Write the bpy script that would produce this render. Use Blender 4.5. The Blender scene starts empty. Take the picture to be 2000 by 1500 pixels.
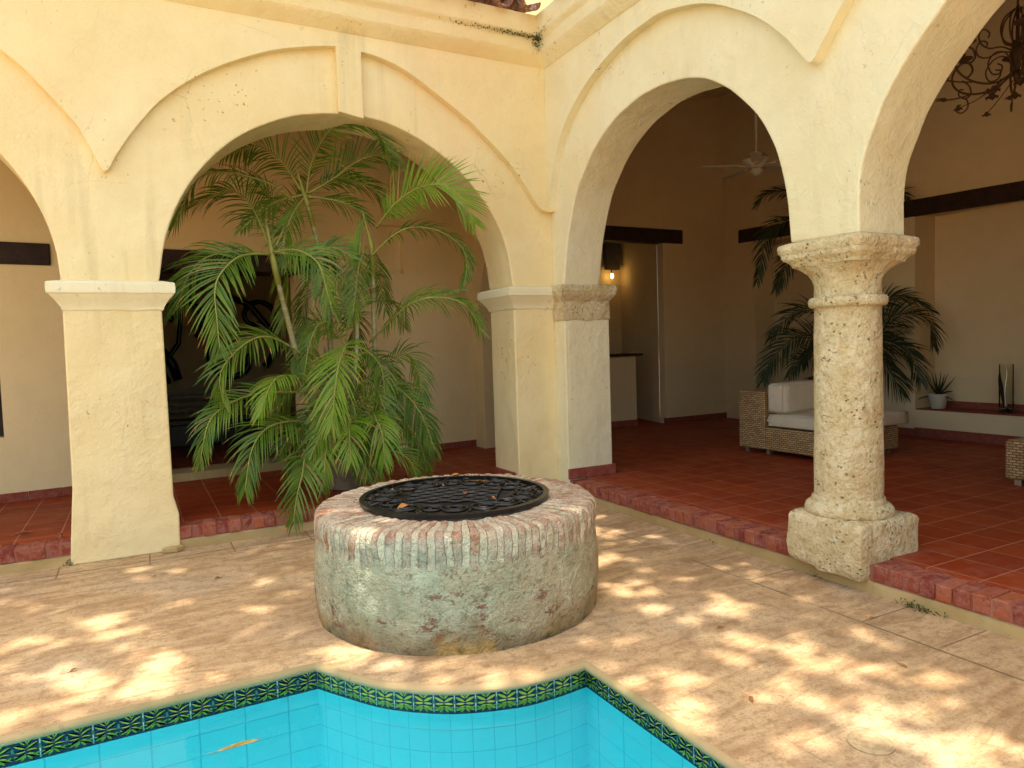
import bpy, bmesh, math, random
from math import sin, cos, pi, radians, sqrt, atan2, tan
from mathutils import Vector, Matrix, noise
random.seed(7)
SC = bpy.context.scene
COL = SC.collection
R_ = random.random
def U(a, b): return a + (b - a) * R_()

# ------------------------------------------------------------------ scene helpers
def tag(o, label=None, cat=None, group=None, kind=None):
    if label: o["label"] = label
    if cat: o["category"] = cat
    if group: o["group"] = group
    if kind: o["kind"] = kind
    return o
def empty(name, loc, label, cat, group=None, rz=0):
    o = bpy.data.objects.new(name, None); COL.objects.link(o)
    o.location = loc; o.rotation_euler = (0, 0, rz); o.empty_display_size = .1
    return tag(o, label, cat, group)
class MB:
    """collects polygons with material slots"""
    def __init__(s): s.v = []; s.f = []; s.m = []; s.uv = {}
    def vert(s, p): s.v.append(tuple(p)); return len(s.v) - 1
    def face(s, pts, m=0, uv=None):
        i = [s.vert(p) for p in pts]; s.f.append(i); s.m.append(m)
        if uv: s.uv[len(s.f) - 1] = uv
    def grid(s, rows, m=0, close=False, flip=False):
        idx = [[s.vert(p) for p in r] for r in rows]
        n = len(rows[0])
        for a in range(len(rows) - 1):
            for b in range(n if close else n - 1):
                q = [idx[a][b], idx[a][(b + 1) % n], idx[a + 1][(b + 1) % n], idx[a + 1][b]]
                if flip: q.reverse()
                s.f.append(q); s.m.append(m)
        return idx
    def box(s, a, b, m=0, M=None, bev=0):
        x0, y0, z0 = a; x1, y1, z1 = b
        P = [Vector(p) for p in ((x0,y0,z0),(x1,y0,z0),(x1,y1,z0),(x0,y1,z0),(x0,y0,z1),(x1,y0,z1),(x1,y1,z1),(x0,y1,z1))]
        if M is not None: P = [M @ p for p in P]
        k = len(s.v); s.v += [tuple(p) for p in P]
        for q in ((0,3,2,1),(4,5,6,7),(0,1,5,4),(1,2,6,5),(2,3,7,6),(3,0,4,7)):
            s.f.append([k + i for i in q]); s.m.append(m)
    def lathe(s, prof, c=(0,0,0), n=32, m=0, M=None, cap=True):
        rows = []
        for r, z in prof:
            row = [Vector((c[0] + r*cos(2*pi*i/n), c[1] + r*sin(2*pi*i/n), c[2] + z)) for i in range(n)]
            if M is not None: row = [M @ p for p in row]
            rows.append(row)
        idx = s.grid(rows, m, close=True)
        if cap:
            s.f.append(list(reversed(idx[0]))); s.m.append(m)
            s.f.append(idx[-1]); s.m.append(m)
    def tube(s, pts, r, n=6, m=0, cap=True):
        pts = [Vector(p) for p in pts]
        if not hasattr(r, '__len__'): r = [r] * len(pts)
        rows = []; t0 = (pts[1] - pts[0]).normalized()
        u = t0.orthogonal().normalized()
        for i, p in enumerate(pts):
            t = (pts[min(i+1, len(pts)-1)] - pts[max(i-1, 0)]).normalized()
            u = (u - t * u.dot(t)).normalized(); w = t.cross(u)
            rows.append([p + (u*cos(2*pi*k/n) + w*sin(2*pi*k/n)) * r[i] for k in range(n)])
        idx = s.grid(rows, m, close=True)
        if cap:
            s.f.append(list(reversed(idx[0]))); s.m.append(m); s.f.append(idx[-1]); s.m.append(m)
    def prism(s, poly, ax, a, b, m=0):
        """poly: 2d points of the two other axes; extruded along ax from a to b"""
        def P(q, t):
            q = list(q); q.insert(ax, t); return q
        n = len(poly); k = len(s.v)
        s.v += [tuple(P(q, a)) for q in poly] + [tuple(P(q, b)) for q in poly]
        s.f.append([k + i for i in range(n)]); s.m.append(m)
        s.f.append([k + n + i for i in reversed(range(n))]); s.m.append(m)
        for i in range(n):
            j = (i + 1) % n
            s.f.append([k + i, k + n + i, k + n + j, k + j]); s.m.append(m)
    def build(s, name, mats, parent=None, smooth=False, bevel=0, seg=2, org=None, recalc=True, ang=None, label=None):
        me = bpy.data.meshes.new(name)
        V = s.v
        if org is not None: V = [(p[0]-org[0], p[1]-org[1], p[2]-org[2]) for p in V]
        me.from_pydata(V, [], s.f)
        if not isinstance(mats, (list, tuple)): mats = [mats]
        for m in mats: me.materials.append(m)
        for p, k in zip(me.polygons, s.m): p.material_index = k
        if s.uv:
            L = me.uv_layers.new(name='UVMap')
            for fi, uv in s.uv.items():
                for li, q in zip(me.polygons[fi].loop_indices, uv): L.data[li].uv = q
        me.validate()
        if recalc or bevel:
            bm = bmesh.new(); bm.from_mesh(me)
            bmesh.ops.remove_doubles(bm, verts=bm.verts, dist=1e-5)
            if recalc: bmesh.ops.recalc_face_normals(bm, faces=bm.faces)
            if bevel:
                ed = [e for e in bm.edges if len(e.link_faces) == 2 and e.calc_face_angle(0) > .5]
                bmesh.ops.bevel(bm, geom=ed, offset=bevel, segments=seg, affect='EDGES', profile=.5, clamp_overlap=True)
            bm.to_mesh(me); bm.free()
        if smooth:
            me.shade_smooth()
            if ang: me.set_sharp_from_angle(angle=radians(ang))
        o = bpy.data.objects.new(name, me); COL.objects.link(o)
        if org is not None: o.location = org
        if parent is not None:
            o.parent = parent
            if org is None: 
                o.matrix_parent_inverse = Matrix.LocRotScale(parent.location, parent.rotation_euler, None).inverted() if parent.parent is None else parent_world(parent).inverted()
        if label: o["label"] = label
        return o
def parent_world(o):
    M = Matrix.LocRotScale(o.location, o.rotation_euler, None)
    if o.parent is not None: return parent_world(o.parent) @ o.matrix_parent_inverse @ M
    return M
def spline(P, n=8):
    """Catmull-Rom through P"""
    P = [Vector(p) for p in P]; out = []
    for i in range(len(P) - 1):
        a = P[max(i-1, 0)]; b = P[i]; c = P[i+1]; d = P[min(i+2, len(P)-1)]
        for k in range(n):
            t = k / n
            out.append(.5*((2*b) + (c-a)*t + (2*a-5*b+4*c-d)*t*t + (3*b-a-3*c+d)*t**3))
    out.append(P[-1]); return out
def nz(p, s=1, o=0): return noise.noise(Vector((p[0]*s+o, p[1]*s+o*.7, (p[2] if len(p) > 2 else 0)*s - o)))

# ------------------------------------------------------------------ materials
class NT:
    def __init__(s, name, rough=.8, spec=.3):
        s.m = bpy.data.materials.new(name); s.m.use_nodes = True
        s.t = s.m.node_tree; s.n = s.t.nodes; s.n.clear()
        s.out = s.n.new('ShaderNodeOutputMaterial'); s.p = s.n.new('ShaderNodeBsdfPrincipled')
        s.t.links.new(s.p.outputs[0], s.out.inputs[0])
        s.p.inputs['Roughness'].default_value = rough
        s.p.inputs['Specular IOR Level'].default_value = spec
        s._tc = None
    def set(s, inp, v):
        if hasattr(v, 'links') or hasattr(v, 'is_linked'): s.t.links.new(v, inp)
        elif isinstance(v, (tuple, list)) and len(v) == 3 and inp.type == 'RGBA': inp.default_value = (*v, 1)
        else: inp.default_value = v
    def tc(s, k='Object'):
        if s._tc is None: s._tc = s.n.new('ShaderNodeTexCoord')
        return s._tc.outputs[k]
    def mapv(s, v, sc=(1,1,1), loc=(0,0,0), rot=(0,0,0)):
        n = s.n.new('ShaderNodeMapping'); s.set(n.inputs[0], v)
        n.inputs['Scale'].default_value = sc; n.inputs['Location'].default_value = loc; n.inputs['Rotation'].default_value = rot
        return n.outputs[0]
    def noise(s, sc, det=4, rough=.55, v=None, dist=0, col=False):
        n = s.n.new('ShaderNodeTexNoise'); s.set(n.inputs['Vector'], v or s.tc())
        n.inputs['Scale'].default_value = sc; n.inputs['Detail'].default_value = det
        n.inputs['Roughness'].default_value = rough; n.inputs['Distortion'].default_value = dist
        return n.outputs['Color' if col else 'Fac']
    def vor(s, sc, v=None, f='F1', out='Distance', rnd=1):
        n = s.n.new('ShaderNodeTexVoronoi'); n.feature = f; s.set(n.inputs['Vector'], v or s.tc())
        n.inputs['Scale'].default_value = sc; n.inputs['Randomness'].default_value = rnd
        return n.outputs[out]
    def ramp(s, f, st, ease='LINEAR'):
        n = s.n.new('ShaderNodeValToRGB'); s.set(n.inputs[0], f); e = n.color_ramp.elements
        n.color_ramp.interpolation = ease
        while len(e) < len(st): e.new(.5)
        for k, (p, c) in zip(e, st):
            k.position = p; k.color = (c, c, c, 1) if not hasattr(c, '__len__') else (*c, 1)
        return n.outputs[0]
    def mix(s, f, a, b, mode='MIX'):
        n = s.n.new('ShaderNodeMix'); n.data_type = 'RGBA'; n.blend_type = mode
        s.set(n.inputs[0], f); s.set(n.inputs[6], a); s.set(n.inputs[7], b); return n.outputs[2]
    def math(s, op, a, b=0, c=0, clamp=False):
        n = s.n.new('ShaderNodeMath'); n.operation = op; n.use_clamp = clamp
        s.set(n.inputs[0], a); s.set(n.inputs[1], b); s.set(n.inputs[2], c); return n.outputs[0]
    def sep(s, v):
        n = s.n.new('ShaderNodeSeparateXYZ'); s.set(n.inputs[0], v); return n.outputs
    def comb(s, x, y, z=0):
        n = s.n.new('ShaderNodeCombineXYZ'); s.set(n.inputs[0], x); s.set(n.inputs[1], y); s.set(n.inputs[2], z); return n.outputs[0]
    def brick(s, v, w, h, mort, c1=(1,1,1), c2=(0,0,0), cm=(.5,.5,.5), off=.5, out='Color', smooth=.1):
        n = s.n.new('ShaderNodeTexBrick'); s.set(n.inputs['Vector'], v)
        n.inputs['Scale'].default_value = 1; n.inputs['Brick Width'].default_value = w; n.inputs['Row Height'].default_value = h
        n.inputs['Mortar Size'].default_value = mort; n.inputs['Mortar Smooth'].default_value = smooth; n.offset = off
        s.set(n.inputs['Color1'], c1); s.set(n.inputs['Color2'], c2); s.set(n.inputs['Mortar'], cm)
        return n.outputs[out]
    def bump(s, h, dist=.01, st=1, nrm=None):
        n = s.n.new('ShaderNodeBump'); n.inputs['Strength'].default_value = st; n.inputs['Distance'].default_value = dist
        s.set(n.inputs['Height'], h)
        if nrm is not None: s.set(n.inputs['Normal'], nrm)
        s.set(s.p.inputs['Normal'], n.outputs[0]); return n.outputs[0]
    def col(s, c): s.set(s.p.inputs['Base Color'], c); return s
    def rough(s, r): s.set(s.p.inputs['Roughness'], r); return s

def plaster(name, c1, c2, c3=None, dirt=.5, bumpd=.012):
    s = NT(name, .92, .15)
    a = s.noise(.9, 5, .6); b = s.noise(4, 6, .65, dist=.4)
    c = s.mix(s.ramp(a, [(.35, 0), (.65, 1)]), c1, c2)
    if c3: c = s.mix(s.ramp(s.noise(.6, 4, .6, v=s.mapv(s.tc(), loc=(7, 3, 1))), [(.48, 0), (.68, .8)]), c, c3)
    c = s.mix(s.ramp(b, [(.35, .14), (.6, 0)]), c, tuple(x*.72 for x in c1))
    # chips and specks
    sp = s.noise(26, 3, .5); area = s.noise(1.7, 4, .6, v=s.mapv(s.tc(), loc=(3, 9, 4)))
    spm = s.math('MULTIPLY', s.ramp(sp, [(.645, 0), (.68, 1)]), s.ramp(area, [(.52, 0), (.66, 1)]))
    c = s.mix(s.math('MULTIPLY', spm, dirt), c, (.16, .13, .07))
    stk = s.math('MULTIPLY', s.ramp(s.noise(1.0, 3, .6, v=s.mapv(s.tc(), sc=(7, 7, .5))), [(.52, 0), (.68, 1)]), s.ramp(s.noise(.8, 2, .5, v=s.mapv(s.tc(), loc=(1, 7, 3))), [(.45, 0), (.6, 1)]))
    c = s.mix(s.math('MULTIPLY', stk, .35*dirt), c, (.52, .42, .22))
    # hairline cracks
    ed = s.vor(1.1, v=s.mix(.12, s.tc(), s.noise(2.2, 4, .6, col=True)), f='DISTANCE_TO_EDGE')
    cr = s.math('MULTIPLY', s.ramp(ed, [(.0, 1), (.004, 0)]), s.ramp(area, [(.50, 0), (.6, 1)]))
    c = s.mix(s.math('MULTIPLY', cr, .32*dirt), c, (.25, .2, .12))
    s.col(c)
    h = s.math('ADD', s.math('MULTIPLY', s.noise(2.5, 3, .5), 2.2), s.math('ADD', s.math('MULTIPLY', s.math('MULTIPLY', s.noise(8, 4, .62, dist=.3), 1.5), s.ramp(s.noise(1.4, 2, .5), [(.38, .25), (.62, 1)])), s.math('MULTIPLY', s.noise(48, 2, .6), .30)))
    s.bump(h, bumpd, .8)
    return s.m
M = {}
M['wall'] = plaster('cream_plaster', (.82, .65, .33), (.86, .72, .42), (.82, .60, .32), .9, .016)
M['wallR'] = plaster('skylight_tinted_plaster', (.80, .69, .42), (.82, .75, .52), (.76, .67, .40), .7, .016)  # same paint as the left wall, with cooler sky light mixed into its colour
M['cap'] = plaster('light_plaster', (.82, .72, .46), (.84, .77, .54), None, .6, .006)
M['room'] = plaster('gallery_plaster', (.84, .66, .36), (.87, .70, .40), None, .1, .006)
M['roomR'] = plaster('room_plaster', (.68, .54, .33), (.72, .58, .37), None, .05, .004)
M['backroom'] = plaster('back_room_shade_plaster', (.34, .24, .12), (.38, .28, .15), None, .05, .004)  # darkened copy of the plaster, the room's shade put into its colour
M['basep'] = plaster('base_plaster', (.42, .28, .11), (.56, .40, .19), (.30, .24, .12), 1.0)

def coral():
    s = NT('coral_stone', .95, .1)
    a = s.noise(5, 5, .65); b = s.noise(38, 4, .7)
    c = s.mix(s.ramp(a, [(.35, 0), (.62, 1)]), (.60, .43, .21), (.82, .68, .42))
    c = s.mix(s.ramp(s.noise(2.2, 3, .5, v=s.mapv(s.tc(), loc=(5, 1, 2))), [(.42, 0), (.6, .75)]), c, (.68, .55, .31))
    c = s.mix(s.ramp(b, [(.34, .6), (.50, 0)]), c, (.40, .27, .12))
    c = s.mix(s.ramp(s.noise(11, 6, .75, v=s.mapv(s.tc(), loc=(2, 8, 1))), [(.50, 0), (.62, .7)]), c, (.84, .72, .48))
    h1 = s.vor(30, v=s.mix(.05, s.tc(), s.noise(9, 3, .6, col=True)))
    holes = s.math('MULTIPLY', s.ramp(h1, [(.13, 1), (.24, 0)]), s.ramp(s.noise(6, 4, .65), [(.50, 0), (.60, 1)]))
    c = s.mix(s.math('MULTIPLY', holes, .6), c, (.22, .14, .06))
    s.col(c)
    h = s.math('ADD', s.math('MULTIPLY', b, 1.0), s.math('MULTIPLY', s.noise(13, 4, .7), 1.9))
    h = s.math('SUBTRACT', h, s.math('MULTIPLY', holes, 1.8))
    s.bump(h, .020, 1); return s.m
M['coral'] = coral()

def travertine():
    s = NT('travertine', .62, .35)
    v = s.tc()
    st = s.noise(1, 5, .70, v=s.mapv(v, sc=(2.2, 8, 1), rot=(0, 0, radians(-28))), dist=1.0)
    a = s.noise(1.2, 4, .6)
    c = s.mix(s.ramp(st, [(.36, 0), (.58, 1)]), (.34, .20, .10), (.62, .43, .245))
    c = s.mix(s.ramp(a, [(.40, 0), (.66, .55)]), c, (.47, .295, .15))
    c = s.mix(s.ramp(s.noise(.9, 4, .6, v=s.mapv(v, loc=(9, 4, 0))), [(.5, 0), (.7, .6)]), c, (.53, .43, .31))
    c = s.mix(s.ramp(s.noise(16, 5, .75), [(.38, .6), (.5, 0)]), c, (.28, .16, .075))
    c = s.mix(s.ramp(s.noise(70, 3, .7), [(.36, .6), (.46, 0)]), c, (.22, .14, .08))
    # rounded joints between the slabs laid beside the curb and wide, worn joints farther out
    X, Y, Z = s.sep(v)[0], s.sep(v)[1], s.sep(v)[2]
    jb = s.brick(s.comb(s.math('ADD', Y, .12), s.math('ADD', X, .43)), .42, 2.0, .006, (0,0,0), (0,0,0), (1,1,1), 0, smooth=.3)
    inb = s.math('MULTIPLY', s.math('MULTIPLY', s.math('GREATER_THAN', X, -.44), s.math('LESS_THAN', X, .1)), s.ramp(s.noise(1.7, 3, .6, v=s.mapv(v, loc=(5, 5, 0))), [(.42, .15), (.5, 1)]))
    ln = s.ramp(s.math('ABSOLUTE', s.math('ADD', X, .425)), [(.004, 1), (.012, 0)])
    ln = s.math('MULTIPLY', ln, s.ramp(s.noise(1.3, 2, .5), [(.45, 0), (.52, 1)]))
    jj = s.math('MAXIMUM', s.math('MULTIPLY', jb, inb), ln)
    jl = s.brick(s.comb(s.math('ADD', X, .2), s.math('ADD', Y, .32)), .62, 2.4, .006, (0,0,0), (0,0,0), (1,1,1), 0, smooth=.3)
    inl = s.math('MULTIPLY', s.math('GREATER_THAN', Y, -.33), s.ramp(s.noise(1.1, 2, .5, v=s.mapv(v, loc=(2, 2, 0))), [(.4, 0), (.45, 1)]))
    ll = s.math('MULTIPLY', s.ramp(s.math('ABSOLUTE', s.math('ADD', Y, .21)), [(.005, 1), (.013, 0)]), s.ramp(s.noise(.9, 2, .5), [(.38, 0), (.45, 1)]))
    jj = s.math('MAXIMUM', jj, s.math('MAXIMUM', s.math('MULTIPLY', jl, inl), ll))
    jw = s.math('MULTIPLY', s.brick(s.mapv(v, loc=(.37, .21, 0)), 1.35, .95, .004, (0,0,0), (0,0,0), (1,1,1), .5, smooth=.6), s.ramp(s.noise(1.6, 3, .6), [(.5, 0), (.62, .6)]))
    c = s.mix(s.math('MULTIPLY', jj, .75), c, (.16, .11, .06))
    c = s.mix(s.math('MULTIPLY', jw, .5), c, (.26, .18, .11))
    s.col(c); s.rough(s.ramp(a, [(.3, .5), (.7, .78)]))
    h = s.math('ADD', s.math('MULTIPLY', st, .6), s.math('MULTIPLY', s.noise(30, 4, .7), .5))
    h = s.math('SUBTRACT', h, s.math('MULTIPLY', s.math('MAXIMUM', jj, jw), 1.0))
    s.bump(h, .006, .7); return s.m
M['trav'] = travertine()
M['cope'] = plaster('stained_coping', (.42, .28, .14), (.52, .37, .20), (.26, .24, .12), .8, .008)

def terracotta(name, k=1.0, rough=.34):
    s = NT(name, rough, .12)
    v = s.tc()
    br = s.brick(s.mapv(v, loc=(.05, -.02, 0)), .30, .30, .0035, (0,0,0), (1,1,1), (.5,.5,.5), 0)
    fac = s.brick(s.mapv(v, loc=(.05, -.02, 0)), .30, .30, .005, off=0, out='Fac')
    c = s.mix(br, (.28*k, .038*k, .010*k), (.36*k, .060*k, .014*k))
    c = s.mix(s.ramp(s.noise(3, 5, .6), [(.4, 0), (.65, .5)]), c, (.24*k, .04*k, .014*k))
    # the strip near the courtyard is worn pinkish
    X, Y = s.sep(v)[0], s.sep(v)[1]
    edge = s.math('MULTIPLY', s.ramp(s.noise(5, 5, .7), [(.45, 0), (.6, 1)]), s.math('MAXIMUM',
        s.math('MULTIPLY', s.ramp(X, [(.1, 1), (1.0, 0)]), s.math('GREATER_THAN', X, 0)), 0))
    c = s.mix(s.math('MULTIPLY', edge, .5), c, (.42, .14, .09))
    c = s.mix(s.math('MULTIPLY', fac, .85), c, (.50*k, .20*k, .12*k))
    s.col(c); s.rough(s.math('ADD', s.math('MULTIPLY', s.noise(7, 3, .6), .35), rough - .06))
    s.bump(s.math('SUBTRACT', s.math('MULTIPLY', s.noise(9, 3, .5), .4), fac), .003, .6); return s.m
M['terra'] = terracotta('terracotta_tile', 1.0, .36)
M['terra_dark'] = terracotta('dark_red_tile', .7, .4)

def brickm(name, c1, c2, cd, vs=1):
    s = NT(name, .85, .2)
    ob = s.n.new('ShaderNodeNewGeometry').outputs['Random Per Island']
    c = s.mix(ob, c1, c2)
    c = s.mix(s.ramp(s.noise(14, 5, .7), [(.42, 0), (.62, .75)]), c, cd)
    c = s.mix(s.ramp(s.noise(38, 4, .7), [(.34, .5), (.46, 0)]), c, tuple(x*.5 for x in c1))
    s.col(c); s.bump(s.math('ADD', s.math('MULTIPLY', s.noise(40, 3, .6), .6), s.noise(12, 3, .5)), .006, .8); return s.m
M['brick'] = brickm('curb_brick', (.20, .036, .024), (.42, .115, .045), (.38, .15, .11))
M['mort'] = plaster('brick_mortar', (.30, .10, .07), (.34, .13, .09), None, .8, .004)
M['redbase'] = brickm('red_skirting', (.26, .05, .03), (.30, .07, .035), (.34, .11, .08))
M['redbaseD'] = brickm('dark_red_skirting', (.22, .05, .03), (.25, .06, .04), (.28, .09, .06))

def wellm():
    s = NT('well_masonry', .95, .1)
    v = s.tc(); X, Y, Z = s.sep(v)[0], s.sep(v)[1], s.sep(v)[2]
    nb = s.noise(7, 4, .65)
    ang = s.math('ADD', s.math('MULTIPLY', s.math('ARCTAN2', Y, X), 62/(2*pi)), s.math('MULTIPLY', s.math('SUBTRACT', s.noise(3, 3, .6), .5), .9))
    fr = s.math('FRACT', s.math('ADD', ang, 31))
    bm_ = s.math('MULTIPLY', s.ramp(s.math('ABSOLUTE', s.math('SUBTRACT', fr, .5)), [(.245, 1), (.285, 0)]), s.ramp(s.noise(4.5, 5, .7), [(.36, .15), (.50, 1)]))
    idn = s.n.new('ShaderNodeTexWhiteNoise'); idn.noise_dimensions = '1D'; s.set(idn.inputs['W'], s.math('FLOOR', s.math('ADD', ang, 31)))
    rnd = idn.outputs[0]
    zz = s.math('ADD', Z, s.math('MULTIPLY', s.math('SUBTRACT', s.noise(5, 3, .6), .5), .08))
    zone = s.ramp(zz, [(.455, 0), (.49, 1)])
    # lime washed masonry
    c = s.mix(s.ramp(s.noise(3.0, 6, .7), [(.36, 0), (.60, 1)]), (.34, .32, .20), (.62, .60, .43))
    c = s.mix(s.ramp(s.noise(2.1, 5, .65, v=s.mapv(v, loc=(4, 4, 2))), [(.46, 0), (.62, .85)]), c, (.52, .42, .27))
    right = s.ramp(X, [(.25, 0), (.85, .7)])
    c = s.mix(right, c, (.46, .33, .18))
    c = s.mix(s.math('MULTIPLY', s.ramp(s.noise(6, 5, .7, v=s.mapv(v, loc=(1, 8, 2), sc=(1, 1, 1.8))), [(.56, 0), (.62, .85)]), s.ramp(Z, [(.30, 1), (.44, .2)])), c, (.25, .09, .06))
    c = s.mix(s.ramp(s.noise(9, 5, .7, v=s.mapv(v, loc=(9, 2, 5))), [(.60, 0), (.67, .6)]), c, (.74, .70, .55))
    # damp stains at the foot
    low = s.math('ADD', Z, s.math('MULTIPLY', s.math('SUBTRACT', s.noise(4, 4, .6), .5), .25))
    c = s.mix(s.ramp(low, [(.0, .9), (.15, 0)]), c, (.21, .14, .075))
    c = s.mix(s.math('MULTIPLY', s.ramp(low, [(.05, 1), (.16, 0)]), s.ramp(s.noise(2.2, 3, .6, v=s.mapv(v, loc=(3, 1, 7))), [(.50, 0), (.6, .7)])), c, (.58, .38, .12))
    c = s.mix(s.math('MULTIPLY', s.ramp(low, [(.01, 1), (.07, 0)]), s.ramp(s.noise(5, 3, .6), [(.52, 0), (.6, .8)])), c, (.07, .08, .03))
    # bricks of the rim
    bc = s.mix(rnd, (.46, .17, .09), (.50, .29, .20))
    bc = s.mix(s.ramp(s.noise(8, 5, .7), [(.40, 0), (.56, .9)]), bc, (.66, .50, .38))
    grey = s.math('MULTIPLY', s.math('MULTIPLY', s.math('GREATER_THAN', rnd, .35), s.ramp(X, [(-.35, 1), (-.1, 0)])), s.ramp(Z, [(.55, 1), (.63, 0)]))
    bc = s.mix(s.math('MULTIPLY', grey, .65), bc, (.50, .48, .36))
    rc = s.mix(bm_, s.mix(s.ramp(nb, [(.4, 0), (.6, 1)]), (.64, .53, .38), (.78, .68, .50)), bc)
    c = s.mix(zone, c, rc)
    c = s.mix(s.math('MULTIPLY', s.ramp(s.noise(26, 5, .75), [(.38, .75), (.47, 0)]), s.ramp(s.noise(4, 4, .6, v=s.mapv(v, loc=(6, 1, 3))), [(.44, 0), (.58, 1)])), c, (.22, .18, .11))
    c = s.mix(s.ramp(s.noise(13, 6, .8, v=s.mapv(v, loc=(1, 1, 9))), [(.36, .45), (.5, 0)]), c, (.34, .30, .19))
    s.col(c)
    h = s.math('ADD', s.math('MULTIPLY', s.noise(9, 5, .75), 2.0), s.math('MULTIPLY', s.noise(36, 3, .7), 1.0))
    h = s.math('SUBTRACT', h, s.math('MULTIPLY', s.math('MULTIPLY', zone, s.ramp(s.math('ABSOLUTE', s.math('SUBTRACT', s.math('ABSOLUTE', s.math('SUBTRACT', fr, .5)), .265)), [(.0, 1), (.03, 0)])), .5))
    s.bump(h, .024, 1); return s.m
M['well'] = wellm()

def simple(name, c, rough=.6, metal=0, spec=.4, bumps=None, var=.15, sc=8):
    s = NT(name, rough, spec); s.p.inputs['Metallic'].default_value = metal
    s.col(s.mix(s.ramp(s.noise(sc, 4, .6), [(.35, 0), (.65, 1)]), tuple(x*(1-var) for x in c), tuple(min(1, x*(1+var)) for x in c)))
    if bumps: s.bump(s.noise(bumps[0], 4, .65), bumps[1], .7)
    return s.m
M['iron'] = simple('black_iron', (.012, .012, .013), .32, .3, .5, (60, .002), .3)
M['darkvoid'] = simple('well_screen', (.035, .032, .028), .7, 0, .3, (25, .01), .7, 22)
M['wood'] = simple('dark_wood', (.030, .014, .008), .6, 0, .3, (18, .008), .4)
M['woodred'] = simple('reddish_wood', (.06, .022, .012), .6, 0, .3, (18, .006), .4)
M['white'] = simple('white_paint', (.42, .37, .28), .5)
M['rust'] = simple('rusty_iron', (.10, .055, .032), .6, .2)
M['potc'] = simple('grey_pot', (.34, .30, .24), .8, 0, .2, (30, .004), .25)
M['potw'] = simple('pale_pot', (.52, .47, .38), .7, 0, .3, (30, .002), .1)
M['soil'] = simple('soil', (.05, .035, .02), .95, 0, .1, (40, .02), .4)
M['steel'] = simple('brushed_steel', (.55, .5, .42), .35, .9)
M['lens'] = simple('ceiling_plaster', (.78, .64, .42), .9)

def stemm():
    s = NT('palm_stem', .6, .3)
    z = s.sep(s.tc())[2]
    ring = s.math('FRACT', s.math('MULTIPLY', s.math('ADD', z, s.math('MULTIPLY', s.noise(6, 2), .03)), 11))
    c = s.mix(s.ramp(s.noise(5, 4, .6), [(.4, 0), (.62, 1)]), (.30, .26, .10), (.40, .36, .20))
    c = s.mix(s.ramp(s.math('ABSOLUTE', s.math('SUBTRACT', ring, .5)), [(.0, .7), (.09, 0)]), c, (.50, .46, .34))
    s.col(c); s.bump(s.ramp(ring, [(.0, 0), (.1, 1), (.9, .9), (1, 0)]), .004, .6); return s.m
M['stem'] = stemm()
def leafm(name, c1, c2, c3, rough=.42, tr=.25):
    s = NT(name, rough, .30)
    rnd = s.n.new('ShaderNodeNewGeometry').outputs['Random Per Island']
    c = s.mix(rnd, c1, c2)
    c = s.mix(s.ramp(s.noise(2.2, 3, .6), [(.45, 0), (.65, .8)]), c, c3)
    tip = s.math('GREATER_THAN', rnd, .965)
    c = s.mix(s.math('MULTIPLY', tip, .8), c, (.34, .22, .09))
    s.col(c)
    t = s.n.new('ShaderNodeBsdfTranslucent'); s.set(t.inputs[0], s.mix(1, c, (1.3, 1.5, .5), 'MULTIPLY'))
    m = s.n.new('ShaderNodeMixShader'); m.inputs[0].default_value = tr
    s.t.links.new(s.p.outputs[0], m.inputs[1]); s.t.links.new(t.outputs[0], m.inputs[2]); s.t.links.new(m.outputs[0], s.out.inputs[0])
    return s.m
M['leaf'] = leafm('palm_leaf', (.050, .105, .010), (.13, .225, .020), (.18, .27, .025))
M['leafb'] = leafm('bright_palm_leaf', (.13, .24, .018), (.20, .32, .028), (.25, .35, .035))
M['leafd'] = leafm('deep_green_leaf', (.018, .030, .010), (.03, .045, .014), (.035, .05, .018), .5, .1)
M['treeleaf'] = simple('tree_leaf', (.06, .10, .025), .5)
M['rachis'] = simple('leaf_stalk', (.30, .30, .06), .5)
M['moss'] = leafm('moss', (.06, .09, .02), (.1, .12, .03), (.05, .06, .02))
def dryleaf(name, c):
    return simple(name, c, .7, 0, .2, (30, .003), .4, 30)
M['dry'] = dryleaf('dry_leaf', (.48, .22, .06)); M['dry2'] = dryleaf('brown_leaf', (.30, .12, .05)); M['dry3'] = dryleaf('wet_leaf', (.34, .26, .08))

def poolm():
    s = NT('turquoise_tile', .35, .4)
    uv = s.mix(.035, s.tc('UV'), s.noise(1.1, 2, .5, v=s.tc('UV'), col=True))
    f = s.brick(uv, 1.0, 1.0, .018, off=0, out='Fac')
    b = s.brick(uv, 1.0, 1.0, .018, (.13, .82, .94), (.15, .86, .96), (.07, .58, .74), 0)
    c = s.mix(s.ramp(s.noise(1.3, 3, .5), [(.35, 0), (.65, .35)]), b, (.2, .85, .97))
    s.col(c); s.bump(s.math('SUBTRACT', 1, f), .003, .5); return s.m
M['pool'] = poolm()
def glaze(name, c, r=.18): 
    return simple(name, c, r, 0, .5, None, .12, 30)
M['navy'] = glaze('navy_glaze', (.006, .018, .060)); M['lime'] = glaze('lime_glaze', (.36, .42, .03)); M['green'] = glaze('green_glaze', (.05, .18, .09))
M['lime2'] = glaze('yellow_glaze', (.50, .44, .04))
M['grout'] = simple('white_grout', (.45, .48, .48), .8)
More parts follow.
